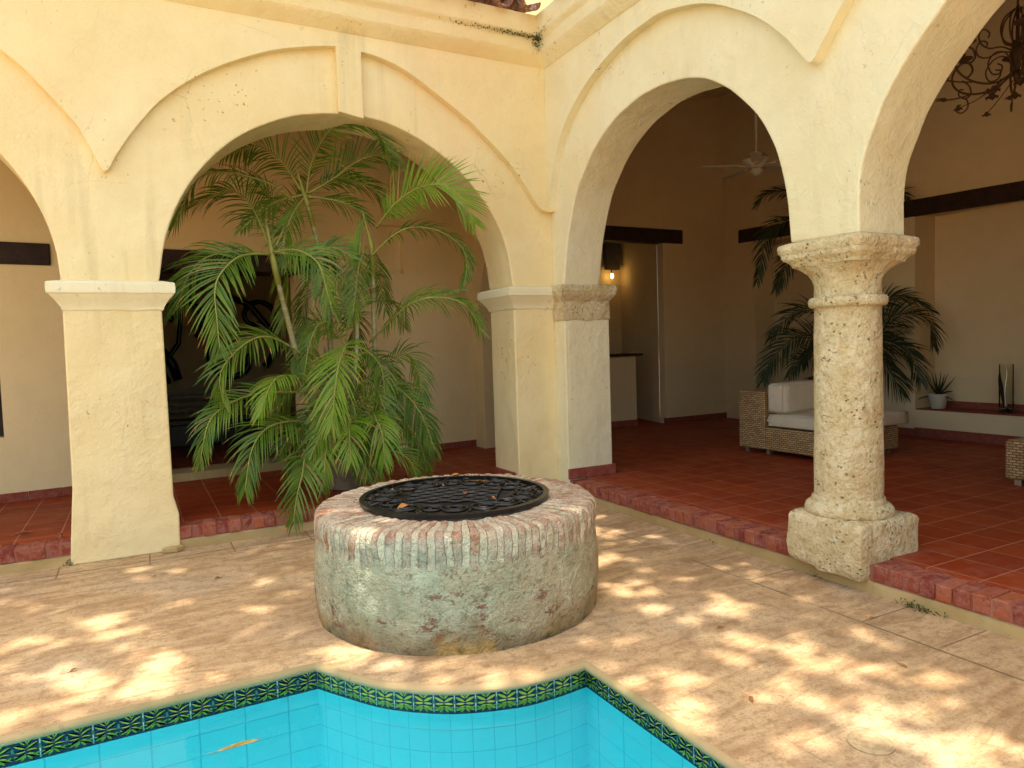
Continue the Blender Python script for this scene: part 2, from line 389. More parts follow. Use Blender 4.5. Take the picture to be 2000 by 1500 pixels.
def waterm():
    s = NT('pool_water', .02, .5)
    h = s.math('ADD', s.math('MULTIPLY', s.noise(2.6, 3, .5), 1.0), s.math('MULTIPLY', s.noise(9, 2, .5), .15))
    b = s.n.new('ShaderNodeBump'); b.inputs['Strength'].default_value = .25; b.inputs['Distance'].default_value = .02; s.set(b.inputs['Height'], h)
    g = s.n.new('ShaderNodeBsdfGlossy'); g.inputs['Roughness'].default_value = .01; s.t.links.new(b.outputs[0], g.inputs['Normal'])
    t = s.n.new('ShaderNodeBsdfTransparent'); t.inputs[0].default_value = (.86, .99, .99, 1)
    fr = s.n.new('ShaderNodeFresnel'); fr.inputs[0].default_value = 1.33; s.t.links.new(b.outputs[0], fr.inputs['Normal'])
    m = s.n.new('ShaderNodeMixShader'); s.t.links.new(fr.outputs[0], m.inputs[0]); s.t.links.new(t.outputs[0], m.inputs[1]); s.t.links.new(g.outputs[0], m.inputs[2])
    s.t.links.new(m.outputs[0], s.out.inputs[0]); s.n.remove(s.p); return s.m
M['water'] = waterm()
def glassm():
    s = NT('clear_glass', .02, .5)
    g = s.n.new('ShaderNodeBsdfGlossy'); g.inputs['Roughness'].default_value = .03
    t = s.n.new('ShaderNodeBsdfTransparent'); t.inputs[0].default_value = (.90, .90, .85, 1)
    fr = s.n.new('ShaderNodeFresnel'); fr.inputs[0].default_value = 1.22
    m = s.n.new('ShaderNodeMixShader'); s.t.links.new(fr.outputs[0], m.inputs[0]); s.t.links.new(t.outputs[0], m.inputs[1]); s.t.links.new(g.outputs[0], m.inputs[2])
    s.t.links.new(m.outputs[0], s.out.inputs[0]); s.n.remove(s.p); return s.m
M['glass'] = glassm()
def wicker():
    s = NT('woven_wicker', .6, .35)
    v = s.tc(); X, Y, Z = s.sep(v)[0], s.sep(v)[1], s.sep(v)[2]
    w = s.comb(s.math('ADD', X, Y), Z)
    b = s.brick(w, .06, .024, .004, (0,0,0), (1,1,1), (.5,.5,.5), .5); f = s.brick(w, .06, .024, .004, out='Fac', off=.5)
    c = s.mix(b, (.36, .21, .09), (.58, .38, .18)); c = s.mix(f, c, (.12, .07, .03))
    s.col(c); s.bump(s.math('SUBTRACT', 1, f), .006, 1); return s.m
M['wicker'] = wicker()
M['cushion'] = simple('cream_canvas', (.66, .56, .41), .9, 0, .1, (5, .05), .06, 3)
def tilem():
    s = NT('roof_clay', .9, .1)
    c = s.mix(s.ramp(s.noise(9, 5, .7), [(.38, 0), (.62, 1)]), (.16, .06, .035), (.42, .22, .15))
    c = s.mix(s.ramp(s.noise(16, 4, .7, v=s.mapv(s.tc(), loc=(3, 3, 3))), [(.55, 0), (.65, .8)]), c, (.62, .50, .42))
    s.col(c); s.bump(s.noise(30, 4, .7), .01, .8); return s.m
M['tile'] = tilem()
def emis(name, c, st):
    s = NT(name); s.p.inputs['Emission Color'].default_value = (*c, 1); s.p.inputs['Emission Strength'].default_value = st
    s.col(c); return s.m
M['bulb'] = emis('lit_bulb', (1, .62, .18), 6)
# ================================================================== camera
yaw, pitch, roll, FPX = 0.48686, 0.05317, -0.03157, 1380.0
fw = Vector((sin(yaw)*cos(pitch), cos(yaw)*cos(pitch), -sin(pitch)))
rt = Vector((cos(yaw), -sin(yaw), 0)); up = rt.cross(fw)
r2 = rt*cos(roll) + up*sin(roll); u2 = up*cos(roll) - rt*sin(roll)
cam_d = bpy.data.cameras.new('camera'); cam = bpy.data.objects.new('camera', cam_d); COL.objects.link(cam)
cam.matrix_world = Matrix(((r2.x, u2.x, -fw.x, -3.9306), (r2.y, u2.y, -fw.y, -6.42707), (r2.z, u2.z, -fw.z, 1.6), (0,0,0,1)))
cam_d.sensor_width = 36; cam_d.lens = 36*FPX/2000; cam_d.clip_end = 500; cam_d.clip_start = .05
SC.camera = cam

# ================================================================== paving and pool outline
ZW = -.104
arc_c = [(-3.19,-2.775),(-3.10,-2.93),(-2.94,-3.17),(-2.69,-3.375),(-2.40,-3.485),(-2.20,-3.50),(-2.0,-3.485)]
arc = [tuple(p) for p in spline([(x, y, 0) for x, y in arc_c], 8)]
arc = [(p[0], p[1]) for p in arc]
PX0, PY1 = -7.6, -5.65
g = MB()
g.face([(x, y, 0) for x, y in [(PX0, -2.775)] + arc + [(-2.0, 60), (PX0, 60)]])
g.face([(-2.0,-60,0),(60,-60,0),(60,60,0),(-2.0,60,0),(-2.0,-3.485,0),(-2.0,PY1,0)])
g.face([(-60,-60,0),(PX0,-60,0),(PX0,60,0),(-60,60,0)])
g.face([(PX0,-60,0),(-2.0,-60,0),(-2.0,PY1,0),(PX0,PY1,0)])
tag(g.build('courtyard_paving', M['trav']), 'worn travertine courtyard paving in dappled light', None, None, 'structure')

# path with arc-length, inward normals
segs = [([(PX0,-2.775),(-3.19,-2.775)], .2), (arc, .103), ([(-2.0,-3.485),(-2.0,PY1)], .2), ([(-2.0,PY1),(PX0,PY1)], .2), ([(PX0,PY1),(PX0,-2.775)], .2)]
pool = empty('swimming_pool', (-4.8,-4.2,0), 'turquoise tiled pool with a patterned tile band, curving round the stone well', 'pool')
bas = MB(); band = MB(); cop = MB()
LEAF = [(.25,.50,.02,.74,.085),(.25,.50,.48,.74,.085),(.25,.30,.01,.07,.11),(.25,.30,.49,.07,.11),(.25,.42,.03,.40,.07),(.25,.42,.47,.40,.07),(.25,.66,.10,.97,.07),(.25,.66,.40,.97,.07),(.25,.74,.25,1.0,.04),(.25,.22,.14,.0,.06),(.25,.22,.36,.0,.06),(.02,.99,.12,.84,.04),(.48,.99,.38,.84,.04),(.0,.25,.10,.22,.04),(.5,.25,.40,.22,.04)]
lip = [(-.001,0.0006),(.012,-.0005),(.022,-.005),(.030,-.013),(.032,-.022),(.027,-.034),(.012,-.040),(0,-.040)]
for pts, tw in segs:
    P = [Vector((x, y, 0)) for x, y in pts]
    L = [0]
    for a, b in zip(P, P[1:]): L.append(L[-1] + (b-a).length)
    def at(s):
        s = min(max(s, 0), L[-1])
        for i in range(len(P)-1):
            if s <= L[i+1] + 1e-9:
                d = P[i+1]-P[i]; t = (s-L[i])/max(d.length, 1e-9); return P[i] + d*t, d.normalized()
        return P[-1], (P[-1]-P[-2]).normalized()
    n = max(1, round(L[-1]/tw)); w = L[-1]/n; sub = 2 if len(P) == 2 else 4
    rows_s = [L[-1]*i/(n*sub) for i in range(n*sub+1)]
    Q = [at(s) for s in rows_s]
    Nn = [Vector((d.y, -d.x, 0)) for p, d in Q]      # inward (right-hand side of travel)
    if len(P) > 2:
        sm = [(Nn[max(i-1,0)]+Nn[i]+Nn[min(i+1,len(Nn)-1)]).normalized() for i in range(len(Nn))]; Nn = sm
    for i in range(len(Q)-1):
        (a, _), (b, _) = Q[i], Q[i+1]
        us = rows_s[i]/w, rows_s[i+1]/w
        zt, zb = -.2449+.0, -1.35
        for k in range(1):
            bas.face([(a.x,a.y,-1.35),(b.x,b.y,-1.35),(b.x,b.y,-.140),(a.x,a.y,-.140)], 0,
                     [(us[0]+.5,-1.35/.105),(us[1]+.5,-1.35/.105),(us[1]+.5,-.140/.105),(us[0]+.5,-.140/.105)])
        band.face([(a.x,a.y,-.140),(b.x,b.y,-.140),(b.x,b.y,-.028),(a.x,a.y,-.028)], 0)
    cop.grid([[tuple(q[0] + nn*o + Vector((0,0,z + .003*nz((q[0].x, q[0].y, 0), 9)))) for o, z in lip] for q, nn in zip(Q, Nn)], 0)
    def W(s, b, off=.0015):
        p, d = at(s); nn = Vector((d.y, -d.x, 0))
        return tuple(p + nn*off + Vector((0, 0, -.130 + b*.100)))
    for k in range(n):
        s0 = k*w
        band.face([W(s0-.003,0,.002), W(s0+.003,0,.002), W(s0+.003,1,.002), W(s0-.003,1,.002)], 3)
        halves = ((0,1),(1,-1)) if tw > .15 else ((0,2),)
        for h0, sg in halves:
            for x0,y0,x1,y1,lw in LEAF:
                ax_, bx_ = (x0, x1)
                if tw > .15:
                    ax_ = x0 if sg > 0 else 1-x0; bx_ = x1 if sg > 0 else 1-x1; asp = .100/w
                else: ax_, bx_ = x0*2, x1*2; asp = .100/w
                dx, dy = (bx_-ax_)/asp, y1-y0; l = sqrt(dx*dx+dy*dy); nx, ny = -dy/l, dx/l
                poly = []
                for t, ww in ((0,0),(.25,.75),(.5,1),(.78,.7),(1,0),(.78,-.7),(.5,-1),(.25,-.75)):
                    poly.append(W(s0 + w*(ax_ + (bx_-ax_)*t + nx*ww*lw*asp*.8), min(1, max(0, y0 + dy*t + ny*ww*lw*.8)), .0022))
                band.face(poly, 1 if R_() < .8 else 4)
                q_ = [poly[0]] + poly[5:8] + [poly[4]]; band.face([poly[0], tuple((Vector(poly[0])+Vector(poly[4]))/2), poly[4], poly[5], poly[6], poly[7]], 5) if lw > .06 else None
        for c0 in ((.0,.5) if tw > .15 else (.0,)):
            band.face([W(s0+w*c0-.006,.40,.0026), W(s0+w*c0+.006,.40,.0026), W(s0+w*c0+.004,.62,.0026), W(s0+w*c0-.004,.62,.0026)], 2)
        band.face([W(s0,.93,.0018), W(s0+w,.93,.0018), W(s0+w,1.0,.0018), W(s0,1.0,.0018)], 1)
bas.face([(PX0,PY1,-1.35),(-2,PY1,-1.35),(-2,-2.775,-1.35),(PX0,-2.775,-1.35)], 0, [(-38,-28),(-10,-28),(-10,-14),(-38,-14)])
bas.build('basin', M['pool'], pool, recalc=False)
band.build('tile_band', [M['navy'], M['lime'], M['green'], M['grout'], M['lime2'], M['green']], pool, recalc=False)
cop.build('coping', M['cope'], pool, smooth=True, recalc=False)
wt = MB(); wt.face([(x, y, ZW) for x, y in reversed([(PX0, -2.776)] + [(x, y) for x, y in arc] + [(-2.001, PY1), (PX0, PY1)])])
tag(wt.build('water', M['water'], recalc=False), 'still clear pool water', None, None, 'structure')

# ================================================================== arcade walls
A1 = [(-3.738,2.215),(-3.64,2.672),(-3.428,3.08),(-3.094,3.428),(-2.665,3.650),(-2.214,3.74),(-1.737,3.705),(-1.233,3.483),(-.808,3.096),(-.565,2.676),(-.476,2.211)]
def sp2(P, n=6): return [(p.x, p.y) for p in spline([(a, b, 0) for a, b in P], n)]
def rough_line(P, amp=.004, s=5):
    return [(a + amp*nz((a, b, 3), s), b + amp*nz((a, b, 9), s)) for a, b in P]
arch1 = rough_line(sp2(A1))
arch2 = rough_line([(-6.04 + 1.627*cos(t), 2.21 + 1.55*sin(t)) for t in [pi - pi*i/48 for i in range(49)]])
TOPZ = 4.86
out = [(.55,0),(.55,TOPZ),(-9.2,TOPZ),(-9.2,0),(-7.67,0)] + arch2 + [(-4.413,2.0),(-4.425,.6),(-4.455,.22),(-4.47,0),(-3.69,0),(-3.685,.3),(-3.72,.45),(-3.727,2.0)] + arch1 + [(-.476,0)]
def arcade(name, loc, label): return empty(name, loc, label, 'arcade wall', 'plastered arcade walls round the court')
AL = arcade('arcade_wall', (-4.4,.27,0), 'cream plastered arcade wall behind the well, framing the tall potted palm')
w_ = MB(); w_.prism(out, 1, 0, .55); w_.build('wall', M['wall'], AL, bevel=.013, seg=2)
# raised spandrels
EXT1 = [(-.0,2.985),(-.069,2.98),(-.12,2.985),(-.191,3.025),(-.33,3.21),(-.477,3.391),(-.75,3.65),(-1.024,3.858),(-1.534,4.165),(-1.80,4.26),(-1.999,4.29)]
KEY = [(-1.999,3.70),(-2.224,3.735)]
EXT1b = [(-2.224,4.305),(-2.49,4.255),(-2.776,4.171),(-3.192,3.987),(-3.588,3.705),(-3.83,3.43),(-3.975,3.2),(-4.03,3.09),(-4.06,3.056),(-4.10,3.09),(-4.238,3.387),(-4.453,3.643),(-4.69,3.877),(-5.15,4.13),(-5.6,4.27),(-6.04,4.31),(-6.5,4.26),(-7.0,4.1),(-7.5,3.78),(-7.9,3.3),(-8.02,3.06),(-9.2,3.06)]
sp_ = MB(); sp_.prism(rough_line(sp2(EXT1, 4), .006, 3) + KEY + rough_line(sp2(EXT1b, 4), .006, 3) + [(-9.2,4.47),(0,4.47)], 1, -.078, .003)
sp_.build('raised_spandrel', M['wall'], AL, bevel=.016, seg=3)
def cornice(mb, prof, ax, a, b):
    n = max(2, int(abs(b-a)/.12)); rows = []
    for i in range(n+1):
        t = a + (b-a)*i/n
        row = []
        for d, z in prof:
            j = .006*noise.noise(Vector((t*1.7, z*5, d*9))) + .003*noise.noise(Vector((t*7, z*9, 1)))
            row.append((t, d - j, z + j) if ax == 0 else (d - j, t, z + j))
        rows.append(row)
    mb.grid(rows)
CP = [(.0,4.405),(-.079,4.43),(-.092,4.44),(-.12,4.465),(-.165,4.50),(-.19,4.53),(-.195,4.54),(-.198,4.64),(-.205,4.652),(-.225,4.668),(-.243,4.69),(-.248,4.70),(-.25,4.86),(-.10,4.88),(.0,4.88)]
c_ = MB(); cornice(c_, CP, 0, -9.2, .1); c_.build('cornice', M['wall'], AL, smooth=True, ang=35)

def ring_mould(mb, rect, prof, m=0, jit=.004, sub=10, seed=0):
    x0, y0, x1, y1 = rect; rows = []
    for o, z in prof:
        a, b, c, d = x0-o, y0-o, x1+o, y1+o; row = []
        C4 = [(a,b),(c,b),(c,d),(a,d)]
        for i in range(4):
            p, q = C4[i], C4[(i+1)%4]
            for k in range(sub):
                t = k/sub; x = p[0]+(q[0]-p[0])*t; y = p[1]+(q[1]-p[1])*t
                f = 1 if k else .4
                row.append((x + jit*f*nz((x,y,z), 11, seed), y + jit*f*nz((y,x,z), 11, seed+5), z + jit*nz((x,z,y), 8, seed+2)))
        rows.append(row)
    idx = mb.grid(rows, m, close=True)
    mb.f.append(list(reversed(idx[0]))); mb.m.append(m); mb.f.append(idx[-1]); mb.m.append(m)
IMP = [(-.02,1.975),(.004,1.98),(.014,1.99),(.016,2.005),(.03,2.03),(.055,2.07),(.08,2.095),(.085,2.105),(.093,2.11),(.10,2.118),(.103,2.15),(.101,2.19),(.094,2.20),(.02,2.218),(-.02,2.22)]
for rect in ((-4.405,0,-3.727,.55), (-8.35,0,-7.67,.55)):
    m_ = MB(); ring_mould(m_, rect, IMP, sub=14); m_.build('impost_moulding', M['cap'], AL, smooth=True, ang=30, label='light capital moulding on the square pier')
m_ = MB(); ring_mould(m_, (-.476,0,-.012,.55), IMP, sub=12, seed=4); m_.build('impost_moulding', M['cap'], AL, smooth=True, ang=30, label='light moulding on the corner pier')
# red skirting at the corner pier's inner side
sk = MB(); sk.box((-.498,.06,.19),(-.474,.552,.275)); sk.build('skirting', M['redbase'], AL, bevel=.004, label='red tile skirting')

B1 = [(-.211,2.21),(-.253,2.42),(-.33,2.74),(-.45,3.03),(-.62,3.27),(-.86,3.48),(-1.221,3.652),(-1.651,3.712),(-2.088,3.661),(-2.418,3.515),(-2.714,3.263),(-2.895,3.014),(-3.022,2.672),(-3.079,2.234)]
B3 = [(-3.587,2.222),(-3.60,2.587),(-3.708,2.88),(-3.80,3.04),(-3.96,3.23),(-4.15,3.41),(-4.45,3.60),(-4.8,3.74),(-5.2,3.79),(-5.6,3.74),(-6.0,3.58),(-6.35,3.32),(-6.63,2.95),(-6.8,2.55),(-6.85,2.2)]
AR = arcade('arcade_wall', (.23,-4.5,0), 'plastered arcade wall on the right, its colour paled for sky light, carried by the old round stone column')
out = [(.003,0),(.003,TOPZ),(-9.2,TOPZ),(-9.2,0),(-6.85,0)] + list(reversed(rough_line(sp2(B3, 5)))) + list(reversed(rough_line(sp2(B1, 5), .006))) + [(-.211,0)]
w_ = MB(); w_.prism(out, 0, 0, .447); w_.build('wall', M['wallR'], AR, bevel=.013, seg=2)
# thicker lower jamb at the corner
w_ = MB(); w_.box((.03,-.2135,0),(.56,.0,2.19)); w_.build('jamb', M['wallR'], AR, bevel=.012)
RX = [(-.08,3.03),(-.10,3.13),(-.17,3.34),(-.252,3.535),(-.45,3.78),(-.737,3.987),(-1.05,4.12),(-1.383,4.205),(-1.68,4.23),(-1.95,4.22),(-2.378,4.095),(-2.773,3.866),(-3.078,3.606),(-3.24,3.40),(-3.304,3.33),(-3.345,3.345)]
RX2 = [(-3.345,3.345),(-3.575,3.62),(-3.9,3.92),(-4.3,4.14),(-4.75,4.28),(-5.2,4.33),(-5.65,4.28),(-6.1,4.14),(-6.5,3.9),(-6.85,3.6),(-7.1,3.3),(-7.2,3.15),(-9.2,3.1)]
sp_ = MB(); sp_.prism(rough_line(sp2(RX, 4), .006, 3) + rough_line(sp2(RX2, 4), .006, 3)[1:] + [(-9.2,4.47),(-.08,4.47)], 0, -.085, .003)
sp_.build('raised_spandrel', M['wallR'], AR, bevel=.02, seg=3)
c_ = MB(); cornice(c_, [(d - .012, z) for d, z in CP], 1, -9.2, .0); c_.build('cornice', M['wallR'], AR, smooth=True, ang=35)
STC = [(-.01,1.845),(.012,1.855),(.016,1.87),(.014,1.95),(.012,2.05),(.022,2.06),(.03,2.075),(.05,2.10),(.066,2.12),(.068,2.135),(.064,2.14),(.072,2.15),(.070,2.20),(.06,2.215),(-.01,2.22)]
m_ = MB(); ring_mould(m_, (-.002,-.211,.548,.0), STC, sub=16, jit=.009, seed=8); m_.build('stone_impost', M['coral'], AR, smooth=True, ang=40, label='bare coral stone impost on the corner jamb')
sk = MB()
for k in range(3):
    a = -.012 + k*.20; sk.box((a+.002,-.238,.192),(min(a+.198,.59),-.2125,.30))
sk.build('skirting', M['redbase'], AR, bevel=.004, label='red tile skirting at the jamb')
m_ = MB(); ring_mould(m_, (0,-7.55,.447,-6.85), IMP, sub=10); m_.build('impost_moulding', M['cap'], AR, smooth=True, ang=30)

# the column
CX, CY = .215, -3.343
col = empty('stone_column', (CX, CY, 0), 'weathered coral stone column with flared capital standing on a square block', 'column')
pl = MB(); rows = []
for z, o in ((.095,-.03),(.11,-.008),(.14,0),(.22,.003),(.30,0),(.36,.002),(.40,0),(.42,-.006),(.43,-.02)):
    row = []
    x0,y0,x1,y1 = -.08,-3.645,.50,-3.085
    C4 = [(x0-o,y0-o),(x1+o,y0-o),(x1+o,y1+o),(x0-o,y1+o)]
    for i in range(4):
        p, q = C4[i], C4[(i+1)%4]
        for k in range(16):
            t = k/16; x = p[0]+(q[0]-p[0])*t; y = p[1]+(q[1]-p[1])*t
            e = .010*nz((x,y,z),7) + .006*nz((x,y,z),22)
            cx, cy = x-(x0+x1)/2, y-(y0+y1)/2
            if k == 0: e -= .006
            zz = z + .016*nz((x,y,0),6)*(1 if z < .2 else .3) - (.02*(1 if x < .1 and y < -3.3 else 0) if z < .13 else 0)
            row.append((x + e*(1 if cx > 0 else -1), y + e*(1 if cy > 0 else -1), zz))
    rows.append(row)
idx = pl.grid(rows, close=True); pl.f.append(list(reversed(idx[0]))); pl.m.append(0); pl.f.append(idx[-1]); pl.m.append(0)
pl.build('plinth', M['coral'], col, smooth=True, ang=50)
def lath(prof, name, amp, mat='coral', n=64, sq=None):
    mb = MB(); rows = []
    for it in prof:
        r, z = it[0], it[1]; e = it[2] if len(it) > 2 else 2
        row = []
        for i in range(n):
            t = 2*pi*i/n + pi/4*0
            c, s_ = cos(t), sin(t)
            k = (abs(c)**e + abs(s_)**e)**(-1/e)
            rr = r*k + amp*nz((c*.5, s_*.5, z*1.5), 7) + amp*.5*nz((c*.5, s_*.5, z*1.5), 20)
            row.append((CX + rr*c, CY + rr*s_, z + amp*.4*nz((c, s_, z), 5)))
        rows.append(row)
    idx = mb.grid(rows, close=True); mb.f.append(list(reversed(idx[0]))); mb.m.append(0); mb.f.append(idx[-1]); mb.m.append(0)
    return mb.build(name, M[mat], col, smooth=True, ang=55)
lath([(.20,.42),(.262,.425),(.272,.44),(.274,.46),(.268,.48),(.25,.497),(.236,.50),(.228,.505),(.226,.52),(.222,.535),(.21,.545)], 'base_ring', .005)
lath([(.209,.53),(.211,.6),(.211,.8),(.209,1.0),(.208,1.2),(.206,1.4),(.204,1.6),(.202,1.75),(.201,1.80)], 'shaft', .004)
lath([(.19,1.785),(.225,1.79),(.236,1.80),(.24,1.82),(.238,1.84),(.228,1.855),(.20,1.86)], 'neck_ring', .003)
lath([(.198,1.855),(.199,1.87),(.201,1.90),(.205,1.94),(.214,1.98,2.1),(.228,2.01,2.3),(.246,2.035,2.8),(.262,2.055,3.6),(.27,2.062,6),(.262,2.068,8),(.268,2.085,9),(.285,2.10,10),(.30,2.11,12),(.306,2.13,14),(.302,2.142,16),(.309,2.15,16),(.316,2.165,18),(.316,2.20,18),(.308,2.212,18),(.26,2.228,18)], 'capital', .009)

# roof tiles
def half_tile(cover=False):
    mb = MB(); rows_o = []; rows_i = []
    for k in range(7):
        y = -.17 + k*.13; z = .04*k; r0 = .098 - .002*k
        ro, ri = [], []
        for i in range(13):
            t = pi*i/12; sgn = 1 if cover else -1
            e = .004*noise.noise(Vector((i*.6, y*6, 2)))
            ro.append(((r0+e)*cos(t), y, z + sgn*(r0+e)*sin(t))); ri.append(((r0-.014)*cos(t), y, z + sgn*(r0-.014)*sin(t)))
        rows_o.append(ro); rows_i.append(ri)
    for k in range(6):
        pass
    full = [a + list(reversed(b)) for a, b in zip(rows_o, rows_i)]
    idx = mb.grid(full, close=True)
    n = 13
    for r, fl in ((idx[0], 0), (idx[-1], 1)):
        for i in range(n-1):
            q = [r[i], r[i+1], r[2*n-2-i], r[2*n-1-i]]
            mb.f.append(q if fl else list(reversed(q))); mb.m.append(0)
    return mb
rf = empty('tiled_roof', (-4.4,.2,4.88), 'weathered clay tiled roof edge above the left arcade cornice', 'roof', 'clay tiled roofs above the arcades')
ch = half_tile().build('roof_tile', M['tile'], None, smooth=True, ang=40); cv = half_tile(True).build('roof_tile', M['tile'], None, smooth=True, ang=40)
def place(src, root, loc, rz, first):
    o = src if first else src.copy()
    if not first: COL.objects.link(o)
    o.parent = root; o.matrix_parent_inverse = Matrix.LocRotScale(root.location, root.rotation_euler, None).inverted()
    o.location = loc; o.rotation_euler = (0,0,rz)
k = 0
for i in range(30):
    place(ch, rf, (-.375 - .292*i + U(-.012,.012), -.20 + U(-.02,.02), 4.925 + U(-.006,.006)), U(-.03,.03), i == 0)
    place(cv, rf, (-.375 - .146 - .292*i, -.16 + U(-.02,.02), 4.955), U(-.03,.03), i == 0)
rf2 = empty('tiled_roof', (.2,-4.4,4.88), 'weathered clay tiled roof edge above the right arcade cornice', 'roof', 'clay tiled roofs above the arcades')
for i in range(28):
    place(ch, rf2, (-.20 + U(-.02,.02), -.75 - .292*i, 4.925), -pi/2 + U(-.03,.03), False)
    place(cv, rf2, (-.16, -.75 + .146 - .292*i, 4.955), -pi/2, False)

# ================================================================== floors, steps
fl = MB(); fl.face([(-9.2,.21,.19),(.20,.21,.19),(.20,-9.2,.19),(6.6,-9.2,.19),(6.6,4.9,.19),(.5,4.9,.19),(.5,3.1,.19),(-9.2,3.1,.19)])
fl.face([(-9.2,.21,.19),(-9.2,.21,.13),(.20,.21,.13),(.20,.21,.19)]); fl.face([(.20,.21,.19),(.20,.21,.13),(.20,-9.2,.13),(.20,-9.2,.19)])
tag(fl.build('gallery_floor', M['terra']), 'polished terracotta tile floor of the galleries', None, None, 'structure')
def step(label, ax, a, b):
    c = ((a+b)/2, .1, 0) if ax == 0 else (.1, (a+b)/2, 0)
    root = empty('brick_step', c, label, 'step', 'brick edged steps up to the galleries')
    br = MB(); t = a
    while t < b - .03:
        w = min(U(.088,.104), b - t); g_ = U(.005,.009)
        f0 = U(-.006,.010); zt = .188 + U(-.005,.002); zb = .085 + U(-.003,.003)
        tilt = Matrix.Rotation(U(-.012,.012), 4, 'Z')
        if ax == 0: br.box((t, .012+f0, zb), (t+w-g_, .214, zt))
        else: br.box((.0+f0, t, zb), (.204, t+w-g_, zt))
        t += w
    o = br.build('brick_course', M['brick'], root, bevel=.010, seg=3)
    for v in o.data.vertices: v.co += Vector((nz(v.co, 23), nz(v.co, 23, 7), nz(v.co, 19, 3)))*.007
    mo = MB(); ba = MB(); n = max(2, int((b-a)/.08)); rows = []
    if ax == 0:
        mo.box((a, .022, .08), (b, .212, .180))
    else: mo.box((.010, a, .08), (.202, b, .180))
    for i in range(n+1):
        t = a + (b-a)*i/n; row = []
        for d, z in ((.022,-.02),(.020,.0),(.024,.03),(.022,.06),(.026,.083),(.06,.086),(.20,.086)):
            e = .007*nz((t, z, 1), 6) + .004*nz((t, z, 5), 20)
            row.append((t, d+e, z) if ax == 0 else (d-.008+e, t, z))
        rows.append(row)
    ba.grid(rows)
    mo.build('mortar_bed', M['mort'], root); ba.build('plaster_base', M['basep'], root, smooth=True)
step('long brick edged step left of the square pier', 0, -7.66, -4.45)
step('brick edged step under the palm, between the square pier and the corner', 0, -3.69, -.48)
step('long brick edged step from the corner to the stone column', 1, -3.10, -.215)
step('brick edged step to the right of the stone column', 1, -6.84, -3.64)
# fill below the column block
fb = MB(); rows = []
for i in range(13):
    t = -3.66 + .6*i/12
    rows.append([(.012 + .006*nz((t,z,2),9), t, z) for z in (-.02,.03,.06,.10)] + [(.4, t, .10)])
fb.grid(rows); fb.build('foundation', M['basep'], col, smooth=True)

# ================================================================== gallery walls
def gw(name, loc, label, group=None): return empty(name, loc, label, 'wall', group)
TH = math.atan(.1); O2 = Vector((-5.2,2.17,0)); RM = Matrix.Translation(O2) @ Matrix.Rotation(TH, 4, 'Z')
def ub(mb, u0, u1, z0, z1, v0=0, v1=.45, m=0): mb.box((u0,v0,z0),(u1,v1,z1), m, RM)
uX = lambda x: (x + 5.2)/cos(TH)
bw = gw('gallery_wall', (-3.5,2.5,0), 'warm plastered back wall of the left gallery with a doorway and a niche')
mb = MB()
d0, d1 = uX(-3.95), uX(-2.10); n0, n1 = uX(-1.045), uX(-.725); e0, e1 = uX(-7.0), uX(-5.14)
ub(mb, -4.0, e0, 0, 6); ub(mb, e0, e1, 0, .85); ub(mb, e0, e1, 2.58, 6); ub(mb, e1, d0, 0, 6); ub(mb, d0, d1, 2.58, 6)
ub(mb, d1, n0, 0, 6); ub(mb, n0, n1, 0, 2.62); ub(mb, n0, n1, 3.24, 6); ub(mb, n0, n1, 2.61, 3.25, .10, .44); ub(mb, n1, 7.3, 0, 6)
mb.build('wall', M['room'], bw)
for a, b in ((uX(-7.3), uX(-4.655)), (uX(-4.4), uX(-1.652))):
    lb = MB(); ub(lb, a, b, 2.575, 2.795, -.03, .46); lb.build('lintel_beam', M['wood'], bw, bevel=.012, label='rough dark timber lintel')
sk = MB()
for a, b in ((-3.9, d0), (d1, 6.4)):
    t = a
    while t < b: ub(sk, t, min(t+.29, b), .191, .285, -.016, .01); t += .295
sk.build('skirting', M['redbase'], bw, bevel=.003)
th = MB(); ub(th, d0+.002, d1-.002, .0, .281, .012, .448); th.build('threshold', M['basep'], bw, label='plastered threshold riser below the doorway')
# window shutter at far left
ws = MB(); ub(ws, e0+.01, e1-.005, .86, 2.57, .14, .2); 
ws.build('shutter', M['wood'], bw, bevel=.004)
# dark room behind
dr = empty('back_room', (-3,4,0), 'dim back room seen through the doorway behind the palm', 'room')
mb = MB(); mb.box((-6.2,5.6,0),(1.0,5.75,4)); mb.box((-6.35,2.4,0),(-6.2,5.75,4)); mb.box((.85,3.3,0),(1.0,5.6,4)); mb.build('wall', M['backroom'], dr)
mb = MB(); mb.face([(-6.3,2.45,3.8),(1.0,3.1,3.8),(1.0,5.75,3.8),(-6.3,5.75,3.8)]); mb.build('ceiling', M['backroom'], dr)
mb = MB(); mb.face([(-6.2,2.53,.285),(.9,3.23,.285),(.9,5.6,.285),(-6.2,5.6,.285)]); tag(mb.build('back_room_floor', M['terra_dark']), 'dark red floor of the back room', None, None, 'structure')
bn = empty('slatted_bench', (-2.9,5.0,.285), 'black slatted bench in the dark room behind the palm', 'bench')
mb = MB(); mb.box((-3.9,4.72,.62),(-1.9,5.2,.68)); mb.build('seat', M['iron'], bn, bevel=.006)
for z in (.78,.88,.98,1.06):
    mb = MB(); mb.box((-3.9,5.16,z),(-1.9,5.2,z+.035)); mb.build('back_rail', M['iron'], bn)
for x in (-3.86,-2.9,-1.98):
    mb = MB(); mb.box((x,4.74,.286),(x+.06,4.8,.62)); mb.box((x,5.12,.286),(x+.06,5.21,1.1)); mb.build('leg', M['iron'], bn)
mb = MB(); mb.box((-3.8,4.86,.30),(-1.99,5.1,.6)); mb.build('panel', M['iron'], bn)
